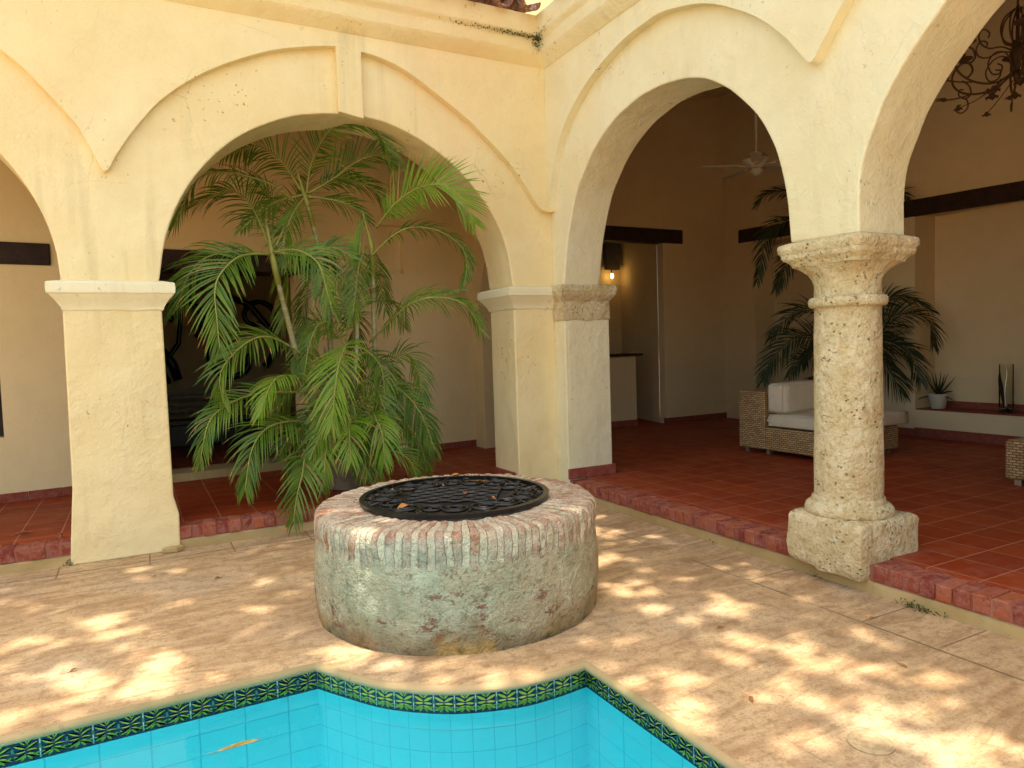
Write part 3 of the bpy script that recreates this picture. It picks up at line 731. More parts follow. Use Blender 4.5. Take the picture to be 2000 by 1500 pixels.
ws = empty('wall_sculpture', (-3,5.55,1.5), 'black scrolling iron sculpture on the back room wall', 'sculpture')
def spiral(c, r0, r1, t0, t1, n=22): return [(c[0] + (r0+(r1-r0)*i/n)*cos(t0+(t1-t0)*i/n), c[1] + (r0+(r1-r0)*i/n)*sin(t0+(t1-t0)*i/n)) for i in range(n+1)]
for P, rr in ((spiral((-2.55,1.55),.42,.18,2.2,6.6), .05), (spiral((-3.3,2.2),.36,.12,-1,3.6), .04), ([(-3.6,2.6),(-3.3,2.2),(-3.35,1.8),(-3.6,1.45),(-3.5,1.2)], .035), (spiral((-2.2,2.2),.3,.1,0,5), .04), ([(-2.1,1.4),(-1.9,1.7),(-2.0,2.0),(-2.3,2.4),(-2.8,2.6)], .05), ([(-3.62,1.75),(-3.45,1.5),(-3.38,1.25)], .07)):
    mb = MB(); mb.tube([(x, 5.53, z) for x, z in P], rr, 8); mb.build('scroll', M['iron'], ws, smooth=True)

# transverse arch between the galleries
ta = gw('transverse_wall', (.43,1.7,0), 'plastered cross wall with an arch joining the two galleries')
o_ = [(.56,0),(.56,6),(3.1,6),(3.1,0),(2.42,0)] + [(1.6+.82*cos(t), 2.25+.82*sin(t)) for t in [pi*i/24 for i in range(25)]] + [(.78,0)]
mb = MB(); mb.prism(o_, 0, .30, .558); mb.build('wall', M['room'], ta, bevel=.01)
mb = MB(); ring_mould(mb, (.30,2.42,.558,2.80), [(o*.6, z+.02) for o, z in IMP], sub=6); mb.build('impost_moulding', M['room'], ta, smooth=True, ang=30)
# end walls
for nm, loc, lb, bx in (('end_wall', (-9.1,1.5,0), 'plain plastered end wall of the left gallery', ((-9.35,.54,0),(-9.2,3.1,6))),
                        ('end_wall', (3,-9.3,0), 'plain plastered end wall of the right gallery', ((.44,-9.35,0),(6.6,-9.2,6.4)))):
    r_ = gw(nm, loc, lb, 'end walls of the galleries'); mb = MB(); mb.box(*bx); mb.build('wall', M['room'], r_)
ce = MB(); ce.face([(-9.3,.3,4.87),(.5,.3,4.87),(.5,3.2,5.7),(-9.3,3.2,5.7)]); ce.face([(-9.3,-.2,4.87),(.5,-.2,4.87),(.5,.3,4.87),(-9.3,.3,4.87)])
tag(ce.build('left_gallery_ceiling', M['lens']), None, None, None, 'structure')
ce = MB(); ce.face([(.2,-9.3,4.87),(6.6,-9.3,6.1),(6.6,4.0,6.1),(.2,4.0,4.87)]); ce.face([(-.2,-9.3,4.87),(.2,-9.3,4.87),(.2,0,4.87),(-.2,0,4.87)])
ce.face([(.3,.5,4.87),(.45,.5,4.9),(.45,4.0,5.6),(.3,4.0,5.6)])
tag(ce.build('right_gallery_ceiling', M['lens']), None, None, None, 'structure')

# far walls of the right gallery
fa = gw('gallery_wall', (5,3.1,0), 'shadowed end wall of the right gallery above the passage to the counter')
mb = MB(); mb.box((4.06,3.04,0),(6.5,3.20,6.3)); mb.box((.3,3.04,3.28),(4.06,3.20,6.3)); mb.box((.3,3.04,0),(1.3,3.20,3.28))
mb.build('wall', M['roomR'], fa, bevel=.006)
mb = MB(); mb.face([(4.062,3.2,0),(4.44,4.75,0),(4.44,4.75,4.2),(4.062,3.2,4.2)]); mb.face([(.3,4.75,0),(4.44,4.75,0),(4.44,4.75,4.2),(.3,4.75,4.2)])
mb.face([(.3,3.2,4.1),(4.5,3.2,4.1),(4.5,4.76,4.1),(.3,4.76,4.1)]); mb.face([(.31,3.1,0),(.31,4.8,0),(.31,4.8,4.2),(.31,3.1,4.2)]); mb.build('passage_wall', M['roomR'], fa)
mb = MB(); mb.box((1.1,3.015,3.27),(4.49,3.21,3.505)); mb.build('lintel_beam', M['wood'], fa, bevel=.01)
mb = MB(); mb.box((4.045,3.022,.191),(5.46,3.039,.285)); mb.build('skirting', M['redbaseD'], fa)
mb = MB(); mb.face([(4.045,3.03,.191),(4.43,4.74,.191),(4.43,4.74,.285),(4.045,3.03,.285)]); mb.build('skirting', M['redbaseD'], fa)
fb_ = gw('gallery_wall', (5.7,-2,0), 'far side wall of the right gallery with long dark beam and recessed bays')
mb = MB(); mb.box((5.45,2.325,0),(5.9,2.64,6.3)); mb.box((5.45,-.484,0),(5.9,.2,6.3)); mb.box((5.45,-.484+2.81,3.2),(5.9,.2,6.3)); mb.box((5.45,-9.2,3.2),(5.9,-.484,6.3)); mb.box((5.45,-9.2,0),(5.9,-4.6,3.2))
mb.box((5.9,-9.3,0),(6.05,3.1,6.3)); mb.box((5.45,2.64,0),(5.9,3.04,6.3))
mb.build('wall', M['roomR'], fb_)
mb = MB(); n = 24; rows = []
for i in range(n+1):
    y = -5.2 + (2.66+5.2)*i/n; zo = .13*(y+2)/4.6 - .06; e = .012*nz((y,0,0),2)
    rows.append([(5.42+e,y,3.20+zo),(5.47,y,3.195+zo),(5.47,y,3.42+zo),(5.425+e,y,3.42+zo)])
idx = mb.grid(rows, close=True); mb.f.append(idx[0]); mb.m.append(0); mb.f.append(list(reversed(idx[-1]))); mb.m.append(0)
mb.build('lintel_beam', M['wood'], fb_)
mb = MB()
for a, b in ((-.484,.2),(2.325,2.64)): mb.box((5.432,a,.191),(5.449,b,.30))
mb.build('skirting', M['redbaseD'], fb_)
bc = empty('masonry_bench', (5.6,-2.5,.19), 'low plastered masonry bench with a dark red tiled top against the far wall', 'bench')
mb = MB(); mb.box((5.44,-4.59,.19),(5.899,-.486,.562)); mb.build('body', M['roomR'], bc, bevel=.01)
mb = MB(); t = -4.59
while t < -.5: mb.box((5.452,t,.5605),(5.88,min(t+.287,-.487),.577)); mb.box((5.878,t,.575),(5.898,min(t+.287,-.487),.665)); t += .29
mb.build('tiled_top', M['redbaseD'], bc, bevel=.002)
mb = MB(); t = -4.59
while t < -.5: mb.box((5.425,t,.191),(5.439,min(t+.287,-.487),.32)); t += .29
mb.build('skirting', M['redbaseD'], bc, bevel=.002)

ct = empty('reception_counter', (2.5,3.4,.19), 'plastered counter with a dark timber top in the passage', 'counter')
mb = MB(); mb.box((1.0,3.13,.19),(3.51,3.6,1.375)); mb.build('body', M['roomR'], ct, bevel=.01)
mb = MB(); mb.box((.95,3.08,1.376),(3.62,3.66,1.415)); mb.build('top', M['wood'], ct, bevel=.004)
mb = MB(); mb.box((1.0,3.115,.191),(3.515,3.129,.30)); mb.build('skirting', M['redbase'], ct)
sc_ = empty('wall_lamp', (4.18,4.7,3.2), 'lit wall lamp with a tall tapering shade in the dim passage', 'wall lamp')
mb = MB(); rows = [[(4.0+.03*(1-k),4.70,3.0+.5*k),(4.0+.03*(1-k),4.60,3.0+.5*k),(4.34-.02*(1-k),4.60,3.0+.5*k),(4.34-.02*(1-k),4.70,3.0+.5*k)] for k in (0,1)]
idx = mb.grid(rows, close=True); mb.build('shade', simple('lamp_shade', (.12,.12,.11), .6), sc_)
mb = MB(); mb.tube([(4.13,4.62,3.02),(4.13,4.6,2.92)], .012, 8); mb.build('stem', M['iron'], sc_)
mb = MB(); mb.lathe([(.004,.06),(.022,.04),(.03,0),(.022,-.03),(.004,-.042)], (4.13,4.6,2.87), 12); mb.build('bulb', M['bulb'], sc_, smooth=True)
pl_ = bpy.data.lights.new('lamp_light', 'POINT'); pl_.energy = .08; pl_.color = (1,.6,.22); pl_.shadow_soft_size = .04
plo = bpy.data.objects.new('lamp_light', pl_); COL.objects.link(plo); plo.location = (4.13,4.55,2.87)

# ================================================================== the well
WX, WY = -2.17, -2.29
well = empty('stone_well', (WX, WY, 0), 'round old well of lime washed masonry with a rim of upright bricks', 'well')
N = 496; NB = 62; prof = []
for k in range(15): prof.append((.876 + .016*sin(pi*k/15), -.01 + .50*k/14, 0, 0))
for r, z, up_, top in ((.884,.51,.6,0),(.885,.53,1,0),(.885,.565,1,0),(.883,.595,1,.2),(.878,.617,1,.5),(.868,.631,.9,.8),(.853,.639,.6,1),(.82,.643,.2,1),(.76,.643,0,1),(.72,.643,0,1),(.68,.642,0,1),(.63,.642,0,1),(.60,.641,0,1),(.575,.636,0,.4),(.565,.60,0,0),(.565,.45,0,0),(.565,.05,0,0)):
    prof.append((r, z, up_, top))
rnd_b = [U(0,1) for _ in range(NB+2)]
mb = MB(); rows = []
for r, z, up_, top in prof:
    row = []
    for i in range(N):
        t = 2*pi*i/N; c, s_ = cos(t), sin(t)
        a = t*NB/(2*pi) + .45*nz((c, s_, 0), 1.6); fr = a % 1; bi = int(a) % NB
        brk = max(0, min(1, (.29 - abs(fr-.5))/.05)); k = rnd_b[bi]
        e = .010*nz((c, s_, z), 3.5) + .006*nz((c, s_, z), 9) + .004*nz((c, s_, z), 24)
        rr = r + e*(1 if r > .59 else .2) + up_*(.005*brk - .002 - .010*brk*(k > .75) + .006*brk*(k-.5))
        if z > .4: rr += .010*nz((c, s_, 4), 5)*up_
        if r > .86 and .45 < z < .52: rr -= .004 + .01*max(0, nz((c, s_, 7), 2.5))
        zz = z + top*(.005*brk - .002 + .006*brk*(k-.5) + .006*nz((c, s_, r), 12) - .008*(k < .15)*brk)
        row.append((WX + rr*c, WY + rr*s_, zz))
    rows.append(row)
mb.grid(rows, close=True)
o = mb.build('masonry', M['well'], well, smooth=True, org=(WX, WY, 0)); o.location = (0,0,0)
mb = MB(); mb.lathe([(.564,.0),(.564,.004)], (WX, WY, .615), 64); mb.build('screen', M['darkvoid'], well)

gr = empty('iron_grate', (WX, WY, .645), 'round black wrought iron grate full of scrolls lying on the well', 'grate')
ZG = .661
GS = .945; GX, GY = .0, .02
def P3(pts, dz=0): return [(WX+GX+x*GS, WY+GY+y*GS, ZG+dz) for x, y in pts]
def circ(c, r, n=40, a0=0, a1=2*pi): return [(c[0]+r*cos(a0+(a1-a0)*i/n), c[1]+r*sin(a0+(a1-a0)*i/n)) for i in range(n+1)]
mb = MB(); rows = []
for i in range(97):
    t = 2*pi*i/96; c, s_ = cos(t), sin(t)
    rows.append([(WX+GX+r*GS*c, WY+GY+r*GS*s_, ZG+z) for r, z in ((.605,-.014),(.635,-.014),(.638,.012),(.602,.012))])
mb.grid(rows, close=True); mb.build('rim', M['iron'], gr, smooth=False)
AW = radians(-32)
def rot(pts, a): return [(x*cos(a)-y*sin(a), x*sin(a)+y*cos(a)) for x, y in pts]
for k in range(8):        # wavy bars, neighbours in counter phase so they make a chain of ovals
    y0 = -.21 + .06*k
    w = [(x, y0 + .017*(1 if k % 2 else -1)*sin(x*2*pi/.15)) for x in [-.30 + .6*i/60 for i in range(61)]]
    mb = MB(); mb.tube(P3(rot(w, AW)), .0105, 6); mb.build('lattice_bar', M['iron'], gr, smooth=True)
def scroll(c, a, s, mir=1, name='scroll'):
    pts = []
    for i in range(30): 
        t = i/29; r = .095*(1-.75*t); th = 4.6*t*pi*.75
        pts.append((-.075 + r*cos(th)*1.0, mir*r*sin(th)))
    p2 = [(.075 - (x+.075) + 0, -y) for x, y in pts]
    S = list(reversed(pts))[0:] + [( .0,0)] [:0]
    out = [(x*s, y*s) for x, y in pts]; out2 = [(-x*s, -y*s) for x, y in pts]
    for q in (out, out2):
        q = rot(q, a); mb = MB(); mb.tube(P3([(c[0]+x, c[1]+y) for x, y in q]), .0105, 6); mb.build(name, M['iron'], gr, smooth=True)
for k in range(8):
    a = AW + k*pi/4 + .0; R0 = .44 if k % 4 in (1,3) else (.47 if k % 4 == 0 else .40)
    if k % 4 == 2: R0 = .415
    scroll((R0*cos(a), R0*sin(a)), a + pi/2, 1.15 if k % 2 else .95)
for k in range(8):
    a = AW + (k+.5)*pi/4
    mb = MB(); mb.tube(P3([(.60*cos(a-.16), .60*sin(a-.16)), (.50*cos(a-.05), .50*sin(a-.05)), (.40*cos(a), .40*sin(a)), (.50*cos(a+.05), .50*sin(a+.05)), (.60*cos(a+.16), .60*sin(a+.16))]), .008, 6); mb.build('spike', M['iron'], gr, smooth=True)
for k in range(16):
    a = AW + k*pi/8; mb = MB(); mb.tube(P3(circ((.575*cos(a), .575*sin(a)), .022, 12)), .006, 5, cap=False); mb.build('ringlet', M['iron'], gr, smooth=True)

# ================================================================== leaves lying about
def leafmesh(L, Wd, curl, mat, name, loc, rz, tilt=(0,0), label='', group='fallen leaves'):
    mb = MB(); rows = []
    n = 10
    for i in range(n+1):
        t = i/n; w = Wd*sin(pi*min(1, t*.96+.04))**.8*.5; x = (t-.5)*L; zc = curl*sin(pi*t)
        rows.append([(x, -w, zc + curl*.8*(w/Wd)), (x, -w*.5, zc+curl*.1), (x, 0, zc), (x, w*.5, zc+curl*.1), (x, w, zc + curl*.5*(w/Wd))])
    mb.grid(rows); mb.tube([(-L*.5-L*.22, .0, curl*.3), (-L*.5, 0, 0), (L*.3, 0, curl*.95)], .0016, 4)
    o = mb.build(name, M[mat], None, smooth=True, recalc=False); o.location = loc; o.rotation_euler = (tilt[0], tilt[1], rz)
    tag(o, label, 'leaf', group); return o
leafmesh(.12, .05, .02, 'dry', 'fallen_leaf', (-2.565,-2.43,.655), .5, (.2,.1), 'orange dry leaf on the brick rim at the left of the grate')
leafmesh(.09, .035, .012, 'dry', 'fallen_leaf', (-1.93,-1.75,.678), .2, (.3,.2), 'yellowish leaf at the far edge of the grate')
leafmesh(.07, .035, .018, 'dry2', 'fallen_leaf', (-2.14,-2.36,.672), 1.2, (.1,.3), 'small dark brown leaf in the middle of the grate')
leafmesh(.055, .028, .014, 'dry2', 'fallen_leaf', (-2.06,-2.58,.672), 2.0, (.2,.1), 'small reddish leaf near the front of the grate')
leafmesh(.13, .012, .004, 'dry', 'fallen_leaf', (-1.86,-2.02,.674), -.9, (0,0), 'thin pale twig-like leaf across the back of the grate')
leafmesh(.19, .035, .004, 'dry3', 'floating_leaf', (-3.62,-3.20,-.099), .02, (0,0), 'long olive leaf floating on the pool water')
leafmesh(.13, .04, .012, 'dry2', 'fallen_leaf', (-4.82,.52,.196), .1, (.1,0), 'curled brown leaf on the terracotta floor left of the pier')
leafmesh(.10, .03, .02, 'dry2', 'fallen_leaf', (-4.55,.22,.20), 1.3, (.3,.2), 'shrivelled leaf on the brick edge beside the square pier')
leafmesh(.05, .02, .006, 'dry2', 'fallen_leaf', (-1.6,-4.2,.004), .9, (0,0), 'tiny brown leaf on the sunlit paving right of the pool')
random.seed(21)
LIT = [((-1.15,-3.55),'speck of brown litter on the paving midway between well and column'),((-.75,-4.35),'small dark scrap of leaf on the paving below the column'),((-.95,-2.0),'small curled leaf on the paving right behind the well'),((-3.5,-1.0),'small dry leaf on shaded paving between the pier and the well'),((-4.3,-2.2),'small pale leaf on the sunlit paving at far left'),((-.35,-3.9),'tiny leaf beside the joint near the right brick step'),((-3.9,-.7),'tiny brown leaf on the paving in front of the square pier')]
for (x, y), lb in LIT: leafmesh(U(.03,.055), U(.012,.02), .008, random.choice(['dry','dry2']), 'fallen_leaf', (x, y, .004), U(0,6), (U(-.2,.2),U(-.2,.2)), lb)
dc = empty('drain_cover', (-1.467,-4.685,0), 'small round pale drain cover set in the paving by the pool', 'drain')
mb = MB(); 
mb.lathe([(.085,.001),(.085,.006),(.078,.008),(.074,.005),(.066,.005),(.062,.008),(.05,.008),(.046,.005),(.01,.005)], (-1.467,-4.685,0), 40, cap=False); mb.face([(-1.467+.011*cos(a), -4.685+.011*sin(a), .0052) for a in [pi/4*i for i in range(8)]]); mb.build('lid', simple('drain_lid', (.42,.31,.18), .7, 0, .2, (30, .003), .2, 30), dc, smooth=True, ang=30)
ms = MB()
def tuft(mb, c, n, s, spread):
    for _ in range(n):
        p = Vector(c) + Vector((random.gauss(0, spread[0]), random.gauss(0, spread[1]), random.gauss(0, spread[2])))
        a = U(0, 2*pi); d = Vector((cos(a), sin(a), U(.1,1.2)))*s*U(.5,1.3); q = Vector((-sin(a), cos(a), U(-.3,.3)))*s*.45
        mb.face([p, p + d*.5 + q, p + d, p + d*.5 - q])
for i in range(46):
    x = -1.25 + 1.15*(i/46)**.7; tuft(ms, (x, -.222, 4.652 + U(-.004,.006)), int(6 + 16*i/46), .014, (.016,.012,.010))
tuft(ms, (-.22,-.25,4.64), 170, .018, (.05,.025,.035)); tuft(ms, (-.25,-.22,4.60), 70, .016, (.02,.02,.05)); 
for i in range(14): tuft(ms, (-.25, -.28 - .022*i, 4.665 + .004*i), 7, .011, (.006,.012,.008))
for y, n in ((-3.88,26),(-3.93,46),(-3.98,46),(-4.03,30),(-4.1,16),(-3.25,12),(-2.3,8)): tuft(ms, (-.012,y,.012), n, .012, (.014,.03,.01))
tuft(ms, (-4.475,.0,.02), 40, .014, (.018,.012,.014))
tag(ms.build('moss', M['moss'], recalc=False), 'green moss and small weeds on the cornice corner and along the steps', 'moss', None, 'stuff')
mb = MB()
P_ = [(-3.83,-.045),(-3.72,-.075),(-3.66,-.03),(-3.70,.005),(-3.80,.0)]
mb.prism(P_, 2, .001, .045); o = mb.build('stone_fragment', M['basep'], None, bevel=.008); tag(o, 'broken pale stone piece at the foot of the square pier', 'stone')

EXPO = 1.84
HOLES=[(-4.13, -2.46, 0.33, -0.21, 0.01, -0.24), (-4.23, -1.48, 0.14, -0.09, 0.01, -0.14), (-4.06, -1.81, 0.16, -0.1, 0.0, -0.09), (-3.8, -1.45, 0.05, -0.03, -0.0, -0.07), (-3.29, -1.83, 0.08, -0.05, -0.01, -0.06), (-4.55, -1.58, 0.13, -0.08, 0.01, -0.06), (-3.93, -2.25, 0.14, -0.09, -0.0, -0.1), (-2.98, -2.84, 0.12, -0.07, -0.03, -0.12), (-2.72, -3.11, 0.08, -0.05, -0.02, -0.04), (-2.97, -2.68, 0.1, -0.06, -0.01, -0.04), (-1.75, -3.37, 0.11, -0.07, -0.05, -0.07), (-1.15, -2.79, 0.1, -0.06, -0.06, -0.08), (-1.31, -3.12, 0.08, -0.05, -0.04, -0.05), (-0.49, -1.56, 0.1, -0.07, -0.06, -0.08), (-0.91, -3.32, 0.11, -0.07, -0.08, -0.08), (-1.17, -3.75, 0.08, -0.05, -0.09, -0.08), (-1.7, -3.93, 0.15, -0.09, -0.06, -0.07), (-1.03, -4.21, 0.15, -0.09, -0.09, -0.07), (-1.01, -3.96, 0.1, -0.06, -0.04, -0.04), (-0.21, -3.01, 0.09, -0.06, -0.08, -0.07), (-0.05, -3.24, 0.06, -0.04, -0.06, -0.05), (-1.91, -4.16, 0.11, -0.07, -0.06, -0.07), (-1.59, -4.23, 0.15, -0.09, -0.06, -0.06), (-1.23, -4.52, 0.2, -0.12, -0.1, -0.07), (-0.74, -4.53, 0.1, -0.06, -0.07, -0.04), (-1.26, -4.76, 0.2, -0.12, -0.1, -0.06), (-1.7, -4.54, 0.15, -0.09, -0.06, -0.05), (-1.17, -4.96, 0.11, -0.07, -0.07, -0.04), (-0.12, -2.82, 0.06, -0.04, -0.05, -0.05), (-0.86, -2.18, 0.09, -0.06, -0.05, -0.06), (-0.77, -2.8, 0.08, -0.06, -0.04, -0.05), (-0.51, -3.98, 0.06, -0.04, -0.04, -0.03), (-2.0, -3.81, 0.05, -0.03, -0.02, -0.03), (-1.26, -4.23, 0.12, -0.07, -0.05, -0.04), (-4.52, -2.59, 0.08, -0.05, 0.01, -0.07), (-2.52, -3.35, 0.15, -0.09, -0.02, -0.03), (-3.42, -2.93, 0.13, -0.08, -0.01, -0.03), (-2.34, -3.54, 0.1, -0.06, -0.02, -0.03)]
FR= [([(-2.46, 0.85, 3.11), (-2.72, 0.7, 3.23), (-3.08, 0.6, 3.28), (-3.32, 0.5, 3.21), (-3.43, 0.45, 3.08), (-3.58, 0.4, 2.74)], 0.36), ([(-2.38, 0.9, 3.23), (-2.55, 0.95, 3.52), (-2.79, 0.9, 3.63), (-3.13, 0.7, 3.44)], 0.34), ([(-2.33, 0.9, 3.2), (-2.28, 0.8, 3.51), (-2.18, 0.45, 3.72), (-2.02, 0.3, 3.78), (-1.80, 0.25, 3.72), (-1.66, 0.25, 3.52)], 0.4), ([(-2.31, 0.9, 3.21), (-2.08, 0.8, 3.35), (-1.87, 0.6, 3.5), (-1.67, 0.5, 3.54), (-1.54, 0.4, 3.4)], 0.36), ([(-2.3, 0.9, 3.22), (-2.08, 0.85, 3.34), (-1.84, 0.8, 3.34), (-1.64, 0.8, 3.26), (-1.52, 0.8, 3.07)], 0.32), ([(-2.32, 0.9, 3.18), (-2.04, 0.8, 3.13), (-1.85, 0.8, 3.06), (-1.73, 0.8, 2.94)], 0.26), ([(-2.76, 0.6, 2.61), (-2.87, 0.8, 3.01), (-3.0, 0.9, 3.17), (-3.18, 1.0, 3.15), (-3.38, 1.1, 3.04)], 0.34), ([(-2.7, 0.6, 2.63), (-2.49, 0.9, 3.0), (-2.29, 1.1, 3.28), (-2.25, 1.2, 3.45)], 0.4), ([(-2.74, 0.6, 2.61), (-2.67, 0.9, 2.87), (-2.62, 1.2, 3.18), (-2.75, 1.3, 3.35)], 0.36), ([(-2.77, 0.55, 2.54), (-3.06, 0.3, 2.48), (-3.25, 0.1, 2.31), (-3.32, 0.0, 2.14), (-3.32, -0.05, 1.89), (-3.31, -0.05, 1.65)], 0.4), ([(-2.77, 0.6, 2.54), (-3.07, 0.6, 2.56), (-3.33, 0.6, 2.49), (-3.48, 0.6, 2.32), (-3.56, 0.6, 2.11), (-3.62, 0.6, 1.98)], 0.36), ([(-2.74, 0.55, 2.56), (-2.57, 0.3, 2.55), (-2.43, 0.1, 2.41), (-2.37, 0.05, 2.15), (-2.32, 0.05, 1.94)], 0.34), ([(-2.72, 0.6, 2.57), (-2.44, 0.5, 2.53), (-2.21, 0.4, 2.6), (-2.05, 0.3, 2.49)], 0.3), ([(-2.73, 0.6, 2.54), (-2.56, 0.9, 2.42), (-2.53, 1.1, 2.18), (-2.6, 1.1, 1.87)], 0.36), ([(-2.49, 0.6, 1.58), (-2.81, 0.4, 1.75), (-3.04, 0.2, 1.72), (-3.25, 0.1, 1.54), (-3.31, 0.1, 1.39), (-3.29, 0.1, 1.19)], 0.34), ([(-2.47, 0.6, 1.32), (-2.72, 0.3, 1.4), (-2.89, 0.1, 1.33), (-3.02, 0.0, 1.06)], 0.3), ([(-2.48, 0.6, 1.22), (-2.96, 0.4, 1.24), (-3.26, 0.2, 1.16), (-3.42, 0.1, 1.02), (-3.5, 0.1, 0.69)], 0.3), ([(-2.42, 0.6, 0.86), (-2.63, 0.4, 0.96), (-2.92, 0.2, 0.94), (-3.08, 0.1, 0.76), (-3.16, 0.05, 0.41)], 0.36), ([(-2.4, 0.5, 0.7), (-2.59, 0.2, 0.67), (-2.69, -0.05, 0.51), (-2.76, -0.12, 0.33), (-2.8, -0.15, 0.13)], 0.34), ([(-2.0, 0.6, 1.71), (-2.15, 0.3, 1.66), (-2.3, 0.0, 1.5), (-2.37, -0.1, 1.3), (-2.43, -0.15, 0.95)], 0.44), ([(-2.09, 0.5, 0.97), (-2.21, 0.1, 0.89), (-2.25, -0.05, 0.77), (-2.26, -0.1, 0.59)], 0.34), ([(-1.86, 0.5, 1.01), (-1.95, 0.1, 0.95), (-1.94, -0.05, 0.81), (-1.95, -0.1, 0.55)], 0.34), ([(-2.24, 0.6, 0.82), (-2.39, 0.2, 0.77), (-2.47, 0.0, 0.62), (-2.5, -0.05, 0.39)], 0.32), ([(-1.99, 0.6, 0.7), (-2.08, 0.1, 0.61), (-2.09, 0.0, 0.43)], 0.3), ([(-1.77, 0.8, 1.28), (-1.56, 0.6, 1.21), (-1.39, 0.4, 0.95), (-1.28, 0.3, 0.54)], 0.32), ([(-1.68, 0.9, 1.44), (-1.38, 0.8, 1.56), (-1.28, 0.7, 1.36), (-1.28, 0.6, 1.04)], 0.3), ([(-1.77, 0.8, 1.69), (-1.66, 0.5, 1.87), (-1.54, 0.2, 2.04), (-1.34, 0.0, 2.1), (-1.08, -0.1, 2.02), (-0.9, -0.12, 1.74)], 0.32), ([(-1.75, 0.7, 2.57), (-1.57, 0.5, 2.76), (-1.41, 0.4, 2.83), (-1.18, 0.3, 2.8), (-0.99, 0.2, 2.66), (-0.92, 0.15, 2.47), (-0.97, 0.15, 2.22)], 0.25), ([(-1.68, 0.7, 2.86), (-1.59, 0.4, 3.04), (-1.48, 0.15, 3.14), (-1.39, -0.1, 3.15), (-1.27, -0.2, 3.13), (-1.15, -0.25, 3.01), (-1.01, -0.25, 2.79)], 0.4), ([(-2.08, 0.9, 1.74), (-2.18, 0.9, 1.85), (-2.33, 0.9, 1.9), (-2.45, 0.9, 1.8)], 0.26), ([(-1.69, 0.9, 2.06), (-1.53, 1.0, 2.15), (-1.36, 1.1, 2.07), (-1.28, 1.1, 1.85)], 0.26), ([(-1.62, 0.7, 1.03), (-1.48, 0.5, 0.82), (-1.4, 0.4, 0.62), (-1.34, 0.4, 0.34)], 0.28), ([(-1.77, 0.8, 2.69), (-1.91, 0.6, 2.45), (-1.98, 0.5, 2.19), (-2.02, 0.5, 1.94)], 0.34), ([(-1.73, 0.8, 2.74), (-1.63, 0.9, 2.49), (-1.56, 1.0, 2.29), (-1.51, 1.0, 2.01)], 0.3), ([(-1.94, 0.8, 1.84), (-2.02, 0.8, 2.11), (-2.13, 0.8, 2.26), (-2.31, 0.8, 2.18)], 0.28), ([(-1.88, 0.8, 1.84), (-1.87, 0.8, 2.11), (-1.75, 0.9, 2.36), (-1.55, 1.0, 2.45)], 0.26), ([(-1.95, 0.8, 1.53), (-1.82, 0.7, 1.58), (-1.75, 0.5, 1.42), (-1.76, 0.4, 1.16)], 0.3), ([(-2.36, 0.7, 1.18), (-2.31, 0.3, 1.05), (-2.47, 0.15, 0.84), (-2.59, 0.1, 0.62)], 0.32), ([(-2.28, 0.9, 1.96), (-2.4, 0.8, 1.85), (-2.51, 0.7, 1.65), (-2.56, 0.6, 1.45)], 0.24), ([(-2.0, 0.6, 0.49), (-1.8, 0.2, 0.62), (-1.63, 0.1, 0.52), (-1.56, 0.1, 0.31)], 0.26), ([(-2.3, 0.6, 0.63), (-2.47, 0.5, 0.85), (-2.68, 0.4, 0.83), (-2.81, 0.35, 0.66)], 0.26), ([(-2.35, 0.9, 3.17), (-2.5, 0.8, 2.96), (-2.61, 0.7, 2.69), (-2.61, 0.6, 2.43)], 0.3), ([(-2.37, 0.9, 3.19), (-2.63, 0.9, 3.1), (-2.84, 0.8, 2.94), (-3.0, 0.7, 2.77)], 0.22)]
FR2= [([(4.59, -0.02, 2.54), (4.56, 0.11, 3.18), (4.24, 0.4, 3.58), (3.95, 0.66, 3.61), (3.88, 0.81, 3.48)], 0.3), ([(4.56, 0.0, 2.27), (4.23, 0.06, 3.09), (3.85, 0.15, 3.15), (3.47, 0.24, 2.95), (3.25, 0.24, 2.34)], 0.36), ([(4.59, -0.01, 2.41), (4.23, 0.06, 2.68), (3.84, 0.15, 2.68), (3.55, 0.2, 2.24)], 0.32), ([(4.61, -0.03, 1.43), (4.46, 0.17, 1.92), (4.23, 0.4, 1.98), (4.05, 0.61, 1.74), (4.02, 0.74, 1.57)], 0.34), ([(4.61, -0.03, 1.29), (4.22, 0.07, 1.58), (3.83, 0.16, 1.59), (3.48, 0.23, 1.3), (3.31, 0.21, 1.04)], 0.4), ([(4.61, -0.03, 1.01), (4.28, 0.04, 1.3), (3.95, 0.1, 1.32), (3.69, 0.12, 1.09)], 0.3), ([(4.71, -0.08, 1.43), (5.02, -0.13, 1.91), (5.2, -0.35, 2.12), (5.3, -0.6, 2.03), (5.32, -0.8, 1.88)], 0.3), ([(4.71, -0.08, 1.36), (5.02, -0.35, 1.8), (5.22, -0.58, 1.87), (5.34, -0.75, 1.74), (5.28, -0.84, 1.44)], 0.38), ([(4.71, -0.08, 1.29), (5.01, -0.35, 1.49), (5.19, -0.56, 1.34), (5.23, -0.7, 0.96)], 0.4), ([(4.71, -0.08, 1.22), (5.08, -0.16, 1.35), (5.2, -0.3, 1.07), (5.28, -0.4, 0.8)], 0.44), ([(4.71, -0.08, 2.26), (4.84, -0.26, 3.2), (5.05, -0.48, 3.48), (5.12, -0.63, 3.32)], 0.3), ([(4.67, -0.06, 1.15), (4.77, -0.22, 1.43), (4.92, -0.42, 1.69), (5.07, -0.61, 1.68)], 0.4), ([(4.61, -0.03, 1.15), (4.51, 0.14, 1.01), (4.41, 0.31, 0.94), (4.3, 0.48, 0.65)], 0.36)]
